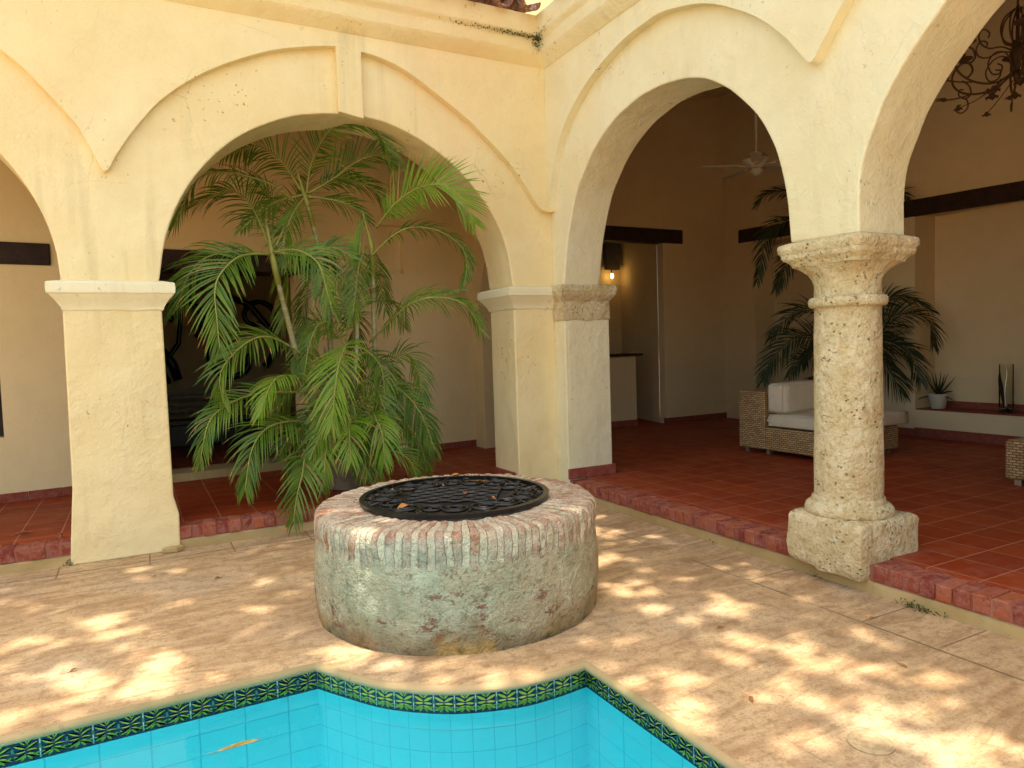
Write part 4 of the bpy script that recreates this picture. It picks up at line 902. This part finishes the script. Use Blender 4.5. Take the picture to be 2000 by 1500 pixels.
TR= [[(-2.18, 0.85, 0.21), (-2.4, 0.75, 1.13), (-2.5, 0.7, 1.4), (-2.63, 0.62, 1.95), (-2.72, 0.58, 2.38), (-2.75, 0.58, 2.58)], [(-2.11, 0.95, 0.19), (-2.15, 0.95, 1.85), (-2.22, 0.92, 2.59), (-2.3, 0.9, 2.99), (-2.36, 0.9, 3.23)], [(-2.0, 0.85, 0.19), (-1.72, 0.85, 0.92), (-1.71, 0.82, 1.84), (-1.71, 0.78, 2.58), (-1.74, 0.75, 2.76)], [(-2.1, 0.75, 0.22), (-1.92, 0.8, 1.53), (-1.89, 0.8, 2.05), (-1.85, 0.8, 2.53), (-1.82, 0.8, 2.74)]]

# ================================================================== palms
def frond(pts, Lm, parent, mat, per=46, name='frond', wid=.0165, cam_bias=.75, droop=.35):
    """one pinnate leaf: arching stalk with two rows of narrow leaflets; one continuous mesh"""
    C = spline(pts, 8)
    L = [0]
    for a, b in zip(C, C[1:]): L.append(L[-1] + (b-a).length)
    T = L[-1]
    def at(s):
        for i in range(len(C)-1):
            if s <= L[i+1]: 
                d = C[i+1]-C[i]; return C[i] + d*((s-L[i])/max(d.length,1e-6)), d.normalized()
        return C[-1], (C[-1]-C[-2]).normalized()
    mb = MB()
    mb.tube(C, [.0105*(1-.8*l/T)+.0015 for l in L], 5, 1)
    tw = U(-.5,.5)
    st = .12 if T > .8 else .16
    n = int(min(58, max(14, T*(1-st)/.028*per/46)))
    face_dir = Vector((-.42,-.87,.25))
    for i in range(n):
        t = st + (1-st)*(i+.5)/n
        p, d = at(t*T)
        up_ = Vector((0,0,1)); 
        Nn = (face_dir*cam_bias + up_*(1-cam_bias) + Vector((tw*.5, 0, 0))).normalized()
        side = d.cross(Nn)
        if side.length < .1: side = d.orthogonal()
        side.normalize(); Nn = side.cross(d).normalized()
        prof = min(1, (t-st)/.22+.35) * (1 - .62*max(0, (t-.55)/.45)**1.5)
        for sg in (-1, 1):
            if R_() < .05: continue
            ln = Lm*1.12*prof*U(.84,1.08)
            ang = radians(58 - 34*t + U(-5,5))
            lift = U(.05,.55)
            d0 = (d*cos(ang) + side*sg*sin(ang) + Nn*lift*.6).normalized()
            w = wid*U(.8,1.15)*(.75 + .25*prof)*.5
            q = p; dd = d0.copy(); rows = []
            segn = 5; dr = droop*U(.7,2.0)
            wv0 = (Nn*.55 + d*.6*(-1)).normalized()
            for k in range(segn+1):
                tt = k/segn
                ww = w*(.45 + .55*min(1, tt*4)) if tt < .35 else w*(1-((tt-.35)/.65)**1.6*.97)
                wv = dd.cross(Nn).normalized() if dd.cross(Nn).length > .05 else side
                wv = (wv + Nn*.35*sg).normalized()
                rows.append((q - wv*ww, q + wv*ww))
                dd = (dd + Vector((0,0,-1))*dr/segn*(1+tt)).normalized()
                q = q + dd*ln/segn
            for a, b in zip(rows, rows[1:]):
                pass
            k0 = len(mb.v); brown = R_() < .16
            for a, b in rows: mb.v += [tuple(a), tuple(b)]
            for k in range(segn):
                mb.f.append([k0+2*k, k0+2*k+1, k0+2*k+3, k0+2*k+2]); mb.m.append(2 if (k == segn-1 and brown) else 0)
    return mb.build(name, [M[mat], M['rachis'] if mat != 'leafd' else M['leafd'], M['dry'] if mat != 'leafd' else M['leafd']], parent, recalc=False, smooth=True)
random.seed(11)
palm = empty('areca_palm', (-2.08,.85,.24), 'tall multi-stemmed potted palm with arching green fronds filling the left arch', 'palm')
for T_, r0 in zip(TR, (.030,.026,.028,.020)):
    C = spline(T_, 6); mb = MB(); mb.tube(C, [r0*(1.15 - .55*i/len(C)) + .003*(i % 2) for i in range(len(C))], 9); mb.build('stem', M['stem'], palm, smooth=True)
    e = C[-1]; d = (C[-1]-C[-4]).normalized(); mb = MB(); mb.tube([C[-9], C[-5], e, e + d*.12, e + d*.3], [r0*.95, r0*1.0, r0*.75, r0*.45, .003], 9); mb.build('crownshaft', M['rachis'], palm, smooth=True)
for dx, dy, h in ((.05,.06,.9),(-.06,-.04,.7),(.1,-.05,.8),(-.12,.05,.6),(.02,.12,1.1)):
    mb = MB(); mb.tube(spline([(-2.08+dx*.6,.85+dy*.6,.4),(-2.08+dx*1.5,.85+dy,.4+h*.5),(-2.08+dx*3,.85+dy*1.5,.4+h)], 5), .012, 6); mb.build('stem', M['stem'], palm, smooth=True)
for i, (pts, L_) in enumerate(FR):
    mat = 'leafb' if i in (15,19,28,21,20) else 'leaf'
    cb = .95 if i in (28,19,20,21,18,9,1,2,3) else (.45 if i in (0,17,26,27,14) else .65)
    frond(pts, L_, palm, mat, per=54 if i == 28 else 46, cam_bias=cb, droop=.12 if i in (28,2,3) else (.30 if i in (19,9) else .5))
for a, z0, r1, L_, m_ in [(3.6,.75,.55,.34,'leaf'),(4.1,.9,.6,.36,'leafb'),(4.6,.8,.62,.36,'leaf'),(5.1,1.0,.55,.34,'leaf'),(5.6,.8,.6,.34,'leaf'),(3.2,1.1,.6,.34,'leaf'),(3.8,1.6,.5,.3,'leaf'),(2.6,1.2,.6,.32,'leaf'),(.4,1.2,.6,.32,'leaf'),(6.0,1.0,.55,.32,'leaf'),(4.9,.6,.5,.32,'leafb'),(1.2,1.7,.6,.34,'leaf'),(2.0,2.2,.6,.34,'leaf')]:
    c_ = Vector((-2.02,.80,z0)); q = Vector((cos(a), sin(a)*.8, 0))
    frond([c_, c_ + q*r1*.4 + Vector((0,0,.28)), c_ + q*r1*.85 + Vector((0,0,.25)), c_ + q*r1*1.15 + Vector((0,0,-.02)), c_ + q*r1*1.3 + Vector((0,0,-.32))], L_, palm, m_, cam_bias=.5, droop=.5)
# young folded spear leaf
mb = MB()
for k in range(16):
    b = Vector((-1.90,.72,2.35)) + Vector((.0,0,.018*k)); d = Vector((-.25+.035*k,-.12,1)).normalized()
    w = d.cross(Vector((.4,.9,0))).normalized()*.012
    e = b + d*U(.34,.46); m_ = (b+e)/2
    mb.face([b, m_ + w, e, m_ - w])
mb.build('young_leaf', M['leafb'], palm, recalc=False)
mb = MB(); mb.lathe([(.004,.07),(.02,.04),(.026,0),(.018,-.03),(.003,-.05)], (-1.89,.66,2.46), 8); mb.build('leaf_sheath', M['dry'], palm, smooth=True)
pot = empty('planter', (-2.08,.85,.19), 'squat grey pot half hidden behind the well and palm fronds', 'planter')
mb = MB(); mb.lathe([(.17,0),(.19,.02),(.235,.26),(.25,.285),(.25,.32),(.235,.325),(.225,.30),(.22,.27)], (-2.08,.85,.192), 40, cap=False); mb.build('bowl', M['potc'], pot, smooth=True, ang=40)
mb = MB(); mb.lathe([(.005,.29),(.222,.275)], (-2.08,.85,.192), 24, cap=False); mb.build('soil', M['soil'], pot)

pb = empty('potted_palm', (4.75,-.10,.4), 'dark bushy palm standing in the shade behind the wicker sofa', 'palm')
for T_ in ([(4.66,-.06,.42),(4.66,-.06,1.2),(4.64,-.05,1.5)], [(4.7,-.08,.42),(4.62,-.05,1.6),(4.58,-.02,2.6)]):
    mb = MB(); mb.tube(spline(T_, 5), .025, 7); mb.build('stem', M['stem'], pb, smooth=True)
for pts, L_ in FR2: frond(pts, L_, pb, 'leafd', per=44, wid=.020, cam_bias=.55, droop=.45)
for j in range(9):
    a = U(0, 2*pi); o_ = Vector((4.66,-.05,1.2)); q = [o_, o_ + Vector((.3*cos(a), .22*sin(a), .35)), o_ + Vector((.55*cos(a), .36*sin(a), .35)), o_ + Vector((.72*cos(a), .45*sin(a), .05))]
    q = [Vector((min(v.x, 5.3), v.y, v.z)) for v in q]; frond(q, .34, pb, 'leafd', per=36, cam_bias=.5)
pot = empty('planter', (4.66,-.06,.19), 'large planter hidden behind the sofa and column', 'planter')
mb = MB(); mb.lathe([(.16,0),(.23,.3),(.24,.34),(.215,.345),(.21,.30)], (4.66,-.06,.192), 32, cap=False); mb.build('bowl', M['potc'], pot, smooth=True, ang=40)
mb = MB(); mb.lathe([(.005,.29),(.208,.285)], (4.66,-.06,.192), 24, cap=False); mb.build('soil', M['soil'], pot)

# ================================================================== furniture
def pillow(a, b, puff, name, parent, seed=0):
    """soft box with swollen faces and piped edge"""
    n = 10; bm = bmesh.new(); bmesh.ops.create_cube(bm, size=2); bmesh.ops.subdivide_edges(bm, edges=bm.edges, cuts=n, use_grid_fill=True)
    A, B = Vector(a), Vector(b); c = (A+B)/2; h = (B-A)/2
    mb = MB(); 
    for v in bm.verts:
        p = v.co.copy(); q = Vector(p)
        for k in range(3):
            o1, o2 = [j for j in range(3) if j != k]
            if abs(p[k]) > .999: q[k] = p[k]*(1 - puff/h[k]*.0) - 0
            f = (1-abs(p[o1])**4)*(1-abs(p[o2])**4)
            if abs(p[k]) > .999: q[k] = p[k]*(1 + puff/h[k]*(f-.5) + .006*nz((p[o1],p[o2],k), 3, seed)/h[k])
        r = .0
        v.co = c + Vector((q.x*h.x, q.y*h.y, q.z*h.z))
    me = bpy.data.meshes.new(name); 
    bmesh.ops.bevel(bm, geom=[e for e in bm.edges if len(e.link_faces)==2 and e.calc_face_angle(0) > .8], offset=.015, segments=2, affect='EDGES')
    bm.to_mesh(me); bm.free(); me.shade_smooth(); me.materials.append(M['cushion'])
    o = bpy.data.objects.new(name, me); COL.objects.link(o); o.parent = parent; o.matrix_parent_inverse = parent_world(parent).inverted(); return o
sofa = empty('wicker_sofa', (3.4,-.55,.19), 'boxy pale wicker sofa with cream cushions standing behind the stone column', 'sofa')
mb = MB(); mb.box((2.74,-1.22,.25),(3.98,-.33,.525)); mb.build('seat_base', M['wicker'], sofa, bevel=.02, seg=3)
mb = MB(); mb.box((2.738,-.328,.25),(3.982,.09,.955)); mb.build('backrest', M['wicker'], sofa, bevel=.02, seg=3)
pillow((2.76,-1.26,.53),(4.14,-.335,.69), .015, 'seat_cushion', sofa)
pillow((2.76,-.60,.695),(3.94,-.345,1.06), .02, 'back_cushion', sofa, 5)
for x, y in ((2.82,.0),(2.82,-1.12),(3.9,.0),(3.9,-1.12),(2.82,-.33)):
    mb = MB(); mb.box((x-.03,y-.03,.191),(x+.03,y+.03,.25)); mb.build('foot', M['steel'], sofa)
ot = empty('wicker_ottoman', (3.6,-3.4,.19), 'low wicker seat cut off by the right edge of the picture', 'ottoman')
mb = MB(); mb.box((3.02,-4.0,.25),(4.1,-2.86,.61)); mb.build('base', M['wicker'], ot, bevel=.03, seg=3)
pillow((3.06,-3.98,.612),(4.08,-3.1,.72), .01, 'cushion', ot)
for x, y in ((3.12,-2.94),(4.0,-2.94),(3.12,-3.9),(4.0,-3.9)):
    mb = MB(); mb.box((x-.03,y-.03,.191),(x+.03,y+.03,.25)); mb.build('foot', M['steel'], ot)
al = empty('aloe_plant', (5.65,-.68,.75), 'small spiky aloe growing in a pale pot on the masonry bench', 'plant')
ap = empty('flower_pot', (5.65,-.68,.577), 'small pale tapering pot on the masonry bench', 'pot')
mb = MB(); mb.lathe([(.08,0),(.085,.005),(.122,.17),(.13,.175),(.13,.20),(.115,.20),(.11,.175)], (5.65,-.68,.5785), 28, cap=False); mb.build('bowl', M['potw'], ap, smooth=True, ang=35)
mb = MB(); mb.lathe([(.003,.178),(.112,.172)], (5.65,-.68,.5785), 20, cap=False); mb.build('soil', M['soil'], ap)
for k in range(17):
    a = k*2.4; el = radians(82 - 4.0*k + U(-5,5)) if k < 14 else radians(5); L_ = U(.26,.34)
    pts = [Vector((5.65,-.68,.75))]; d = Vector((cos(a)*cos(el), sin(a)*cos(el), sin(el)))
    for j in range(5): d = (d + Vector((0,0,.05 if k < 12 else -.12))).normalized(); pts.append(pts[-1] + d*L_/5)
    pts = [Vector((min(p.x, 5.87), p.y, p.z)) for p in pts]
    mb = MB(); mb.tube(pts, [.014,.013,.011,.008,.005,.001], 5); mb.build('leaf', M['leafd'], al, smooth=True)
va = empty('glass_vase', (5.65,-1.53,.577), 'tall clear glass cylinder vase with twisted stem on the masonry bench', 'vase')
mb = MB(); mb.lathe([(.078,.05),(.078,.605)], (5.65,-1.53,.5785), 32, cap=False); mb.build('cylinder', M['glass'], va, smooth=True)
mb = MB(); mb.lathe([(.07,0),(.085,.006),(.08,.02),(.03,.035),(.03,.045),(.077,.05)], (5.65,-1.53,.5785), 28); mb.build('foot', M['iron'], va, smooth=True, ang=40)
mb = MB(); mb.tube(spline([(5.65,-1.53,.635),(5.64,-1.52,.85),(5.66,-1.53,1.05),(5.65,-1.525,1.17)], 5), [.018 - .0005*i for i in range(16)], 7); mb.build('stem', M['steel'], va, smooth=True)
mb = MB(); mb.tube(spline([(5.64,-1.51,.64),(5.62,-1.49,.85),(5.61,-1.475,1.0),(5.60,-1.48,1.10)], 5), [.008,.01,.013,.016,.019,.022,.024,.024,.022,.02,.018,.015,.012,.009,.006,.003], 7); mb.build('dried_pod', M['wood'], va, smooth=True)

# ceiling fan
FX, FY, FZ = 2.54,-.44,3.60
fan = empty('ceiling_fan', (FX,FY,FZ), 'pale five bladed ceiling fan on a long rod behind the right arch', 'ceiling fan')
zc = 4.87 + (FX-.2)/6.4*1.23
mb = MB(); mb.tube([(FX,FY,FZ+.12),(FX,FY,zc-.02)], .014, 8); mb.build('rod', M['white'], fan, smooth=True)
mb = MB(); mb.lathe([(.015,0),(.03,.015),(.06,.06),(.065,.09)], (FX,FY,zc-.10), 20); mb.build('canopy', M['white'], fan, smooth=True)
mb = MB(); mb.lathe([(.02,.16),(.05,.14),(.13,.10),(.16,.075),(.15,.05),(.11,.02),(.08,.0),(.06,-.02)], (FX,FY,FZ), 28); mb.build('motor', M['white'], fan, smooth=True, ang=40)
mb = MB(); mb.lathe([(.05,-.02),(.07,-.035),(.068,-.07),(.04,-.10),(.005,-.115)], (FX,FY,FZ), 20); mb.build('light_bowl', M['white'], fan, smooth=True)
for k in range(5):
    a = radians(150 + 72*k); R1 = Matrix.Translation((FX,FY,FZ+.0)) @ Matrix.Rotation(a, 4, 'Z') @ Matrix.Rotation(radians(-5), 4, 'X')
    mb = MB(); mb.box((.10,-.018,-.006),(.22,.018,.004), 0, R1); ir = mb.build('blade_iron', M['white'], fan)
    mb = MB(); ol = [(.19,-.045),(.3,-.055),(.56,-.062),(.61,-.055),(.635,-.03),(.635,.03),(.61,.055),(.56,.062),(.3,.055),(.19,.045)]
    top = [R1 @ Vector((x,y,.012)) for x,y in ol]; bot = [R1 @ Vector((x,y,.004)) for x,y in ol]
    mb.face(top); mb.face(list(reversed(bot)))
    for i in range(len(ol)): j = (i+1) % len(ol); mb.face([top[i], bot[i], bot[j], top[j]])
    mb.build('blade', M['white'], fan)

# chandelier
HX, HY, HZ = 2.36,-3.28,3.80; HS = .93
chn = empty('chandelier', (HX,HY,HZ), 'rusty wrought iron chandelier with scrolls, roses and candle cups at the upper right', 'chandelier')
zc = 4.87 + (HX-.2)/6.4*1.23
mb = MB(); mb.tube([(HX,HY,HZ+.36),(HX,HY,zc)], .008, 6); mb.build('chain', M['rust'], chn)
mb = MB(); mb.lathe([(.008,-.22),(.03,-.18),(.015,-.12),(.035,-.05),(.05,.0),(.03,.05),(.015,.1),(.012,.36)], (HX,HY,HZ), 14); mb.build('hub', M['rust'], chn, smooth=True)
for k in range(8):
    a = k*pi/4; P_ = [(HX+r*cos(a), HY+r*sin(a), HZ+z) for r, z in ((.02,.06),(.09,.10),(.115,.19),(.09,.28),(.02,.34))]
    mb = MB(); mb.tube(spline(P_, 5), .007, 5); mb.build('basket_wire', M['rust'], chn, smooth=True)
def rose(c, s, parent, tiltdir):
    mb = MB()
    for q in range(3):
        for k in range(5):
            a = k*2*pi/5 + q*.6; r = s*(.35+.3*q)
            b = Vector(c); o1 = b + Vector((cos(a)*r, sin(a)*r, s*.5*(1-q*.25))) + tiltdir*s*.4; o2 = b + Vector((cos(a+.9)*r, sin(a+.9)*r, s*.5*(1-q*.25))) + tiltdir*s*.4
            mb.face([b, o1, (o1+o2)/2 + tiltdir*s*.6 + Vector((0,0,s*.2)), o2])
    mb.lathe([(.002,-s*.3),(s*.4,-s*.1),(s*.45,s*.2),(s*.2,s*.5)], tuple(c), 8)
    return mb.build('rose', M['rust'], parent)
arms = [[(.03,-.16),(.16,-.24),(.30,-.25),(.44,-.20),(.525,-.11),(.53,-.01),(.46,.06),(.385,.04),(.36,-.03),(.40,-.075),(.43,-.06)],
        [(.36,-.235),(.46,-.235),(.55,-.225),(.60,-.215)], [(.47,-.225),(.41,-.27),(.40,-.34),(.45,-.375),(.50,-.345),(.49,-.30),(.46,-.30)],
        [(.05,.02),(.14,.05),(.24,.04),(.31,.08),(.33,.15),(.29,.20),(.24,.17),(.25,.13)],
        [(.04,-.10),(.10,.0),(.19,.0),(.25,-.08),(.22,-.17),(.15,-.17),(.13,-.11),(.17,-.09)]]
for k in range(6):
    a = radians(152 + 60*k)
    def A3(r, z, off=0): r *= HS; z *= HS; return Vector((HX + r*cos(a) - off*sin(a), HY + r*sin(a) + off*cos(a), HZ + z))
    mb = MB()
    for q, ln in enumerate(arms): mb.tube(spline([A3(r, z) for r, z in ln], 5), .0085 if q == 0 else .006, 5)
    ar = mb.build('arm', M['rust'], chn, smooth=True)
    c = A3(.44, .085)
    mb = MB(); mb.lathe([(.008,-.02),(.03,-.01),(.07,.008),(.072,.014),(.03,.012),(.016,.02),(.018,.05),(.014,.055)], tuple(c), 14); mb.build('candle_cup', M['rust'], ar, smooth=True, ang=40)
    mb = MB(); mb.lathe([(.009,.055),(.013,.08),(.010,.105),(.002,.135)], tuple(c), 8); mb.build('candle_bulb', M['dry'], ar, smooth=True)
    dr_ = Vector((cos(a), sin(a), 0)); rose(A3(.61,-.215), .045, ar, dr_); rose(A3(.20,-.30), .05, ar, Vector((0,0,-1)))
    mb = MB(); mb.tube(spline([A3(.14,-.22),A3(.18,-.27),A3(.20,-.30)], 4), .005, 5); mb.tube(spline([A3(.10,-.2, .02),A3(.24,-.33,.12),A3(.36,-.38,.18)], 4), .004, 5); mb.build('stalk', M['rust'], ar, smooth=True)
    rose(A3(.38,-.38,.18), .035, ar, Vector((0,0,-1)))

# ================================================================== shade tree over the court (above the picture)
SUN = Vector((.035,.025,-1)).normalized()
random.seed(5)
def in_hole(p):
    t = -p.z/SUN.z; x = p.x + SUN.x*t; y = p.y + SUN.y*t
    for cx, cy, ax_, ay, bx_, by in HOLES:
        det = ax_*by - ay*bx_; dx, dy = x-cx, y-cy
        u = (dx*by - dy*bx_)/det; v = (ax_*dy - ay*dx)/det
        wob = 1 + .55*noise.noise(Vector((x*4, y*7, cx))) + .3*noise.noise(Vector((x*13, y*13, cy)))
        if u*u + v*v < ((HG + .05/sqrt(abs(det)))*wob)**2: return True
    return False
HG = 1.0
tree = empty('shade_tree', (-8.6,-7.8,0), 'tall slender tree whose leafy crown shades the courtyard', 'tree')
mb = MB(); mb.tube(spline([(-8.6,-7.8,0),(-8.6,-7.7,3),(-8.2,-7.4,6),(-7.2,-6.6,8),(-5.4,-5.0,9.6)], 6), [.30 - .008*i for i in range(25)], 12)
mb.build('trunk', M['wood'], tree, smooth=True)
for e in ((-3.8,-1.2,10.9),(-.8,-4.4,10.8),(-4.6,-3.4,10.6),(-1.0,-1.2,11.0)):
    lb = MB(); lb.tube(spline([(-5.4,-5.0,9.5),((e[0]-5.4)/2,(e[1]-5.0)/2,10.4),e], 6), [.07 - .0048*i for i in range(13)], 7); lb.build('limb', M['wood'], tree, smooth=True)
mb = MB(); cnt = 0
while cnt < 8000:
    x, y = U(-5.9,1.0), U(-5.9,1.1); dx, dy = (x+2.55)/3.3, (y+2.5)/3.4
    if (abs(dx)**3 + abs(dy)**3) > 1 + .2*noise.noise(Vector((x*.9,y*.9,0))): continue
    cnt += 1
    z = 11.9 + U(-.35,.35); p = Vector((x - SUN.x/-SUN.z*z, y - SUN.y/-SUN.z*z, z))
    if in_hole(p) and R_() > .05: continue
    a = U(0, 2*pi); d = Vector((cos(a), sin(a), U(-.5,.3))).normalized()*U(.09,.16); q = Vector((-d.y, d.x, U(-.05,.05)))*.6
    mb.face([p-d, p-q, p+d, p+q])
mb.build('crown', M['treeleaf'], tree, recalc=False)

# ================================================================== light
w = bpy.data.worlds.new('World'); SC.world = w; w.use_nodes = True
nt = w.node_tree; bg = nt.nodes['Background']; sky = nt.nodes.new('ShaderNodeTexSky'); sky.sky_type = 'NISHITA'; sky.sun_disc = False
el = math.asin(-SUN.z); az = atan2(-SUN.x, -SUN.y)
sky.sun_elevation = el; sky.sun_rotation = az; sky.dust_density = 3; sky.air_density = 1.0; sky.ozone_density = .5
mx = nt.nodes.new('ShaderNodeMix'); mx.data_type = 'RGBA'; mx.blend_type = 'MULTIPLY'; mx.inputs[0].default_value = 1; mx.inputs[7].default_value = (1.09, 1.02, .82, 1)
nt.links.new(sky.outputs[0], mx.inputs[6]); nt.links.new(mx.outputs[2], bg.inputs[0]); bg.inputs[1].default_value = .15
sl = bpy.data.lights.new('sun', 'SUN'); sl.energy = 2.3; sl.angle = radians(.55); sl.color = (1,.90,.74)
so = bpy.data.objects.new('sun', sl); COL.objects.link(so); so.rotation_mode = 'QUATERNION'; so.rotation_quaternion = SUN.to_track_quat('-Z', 'Y')
SC.view_settings.view_transform = 'Standard'; SC.view_settings.look = 'None'; SC.view_settings.gamma = 1; SC.view_settings.exposure = EXPO
SC.cycles.max_bounces = 6; SC.cycles.diffuse_bounces = 4; SC.cycles.transparent_max_bounces = 12; SC.cycles.caustics_reflective = False; SC.cycles.caustics_refractive = False
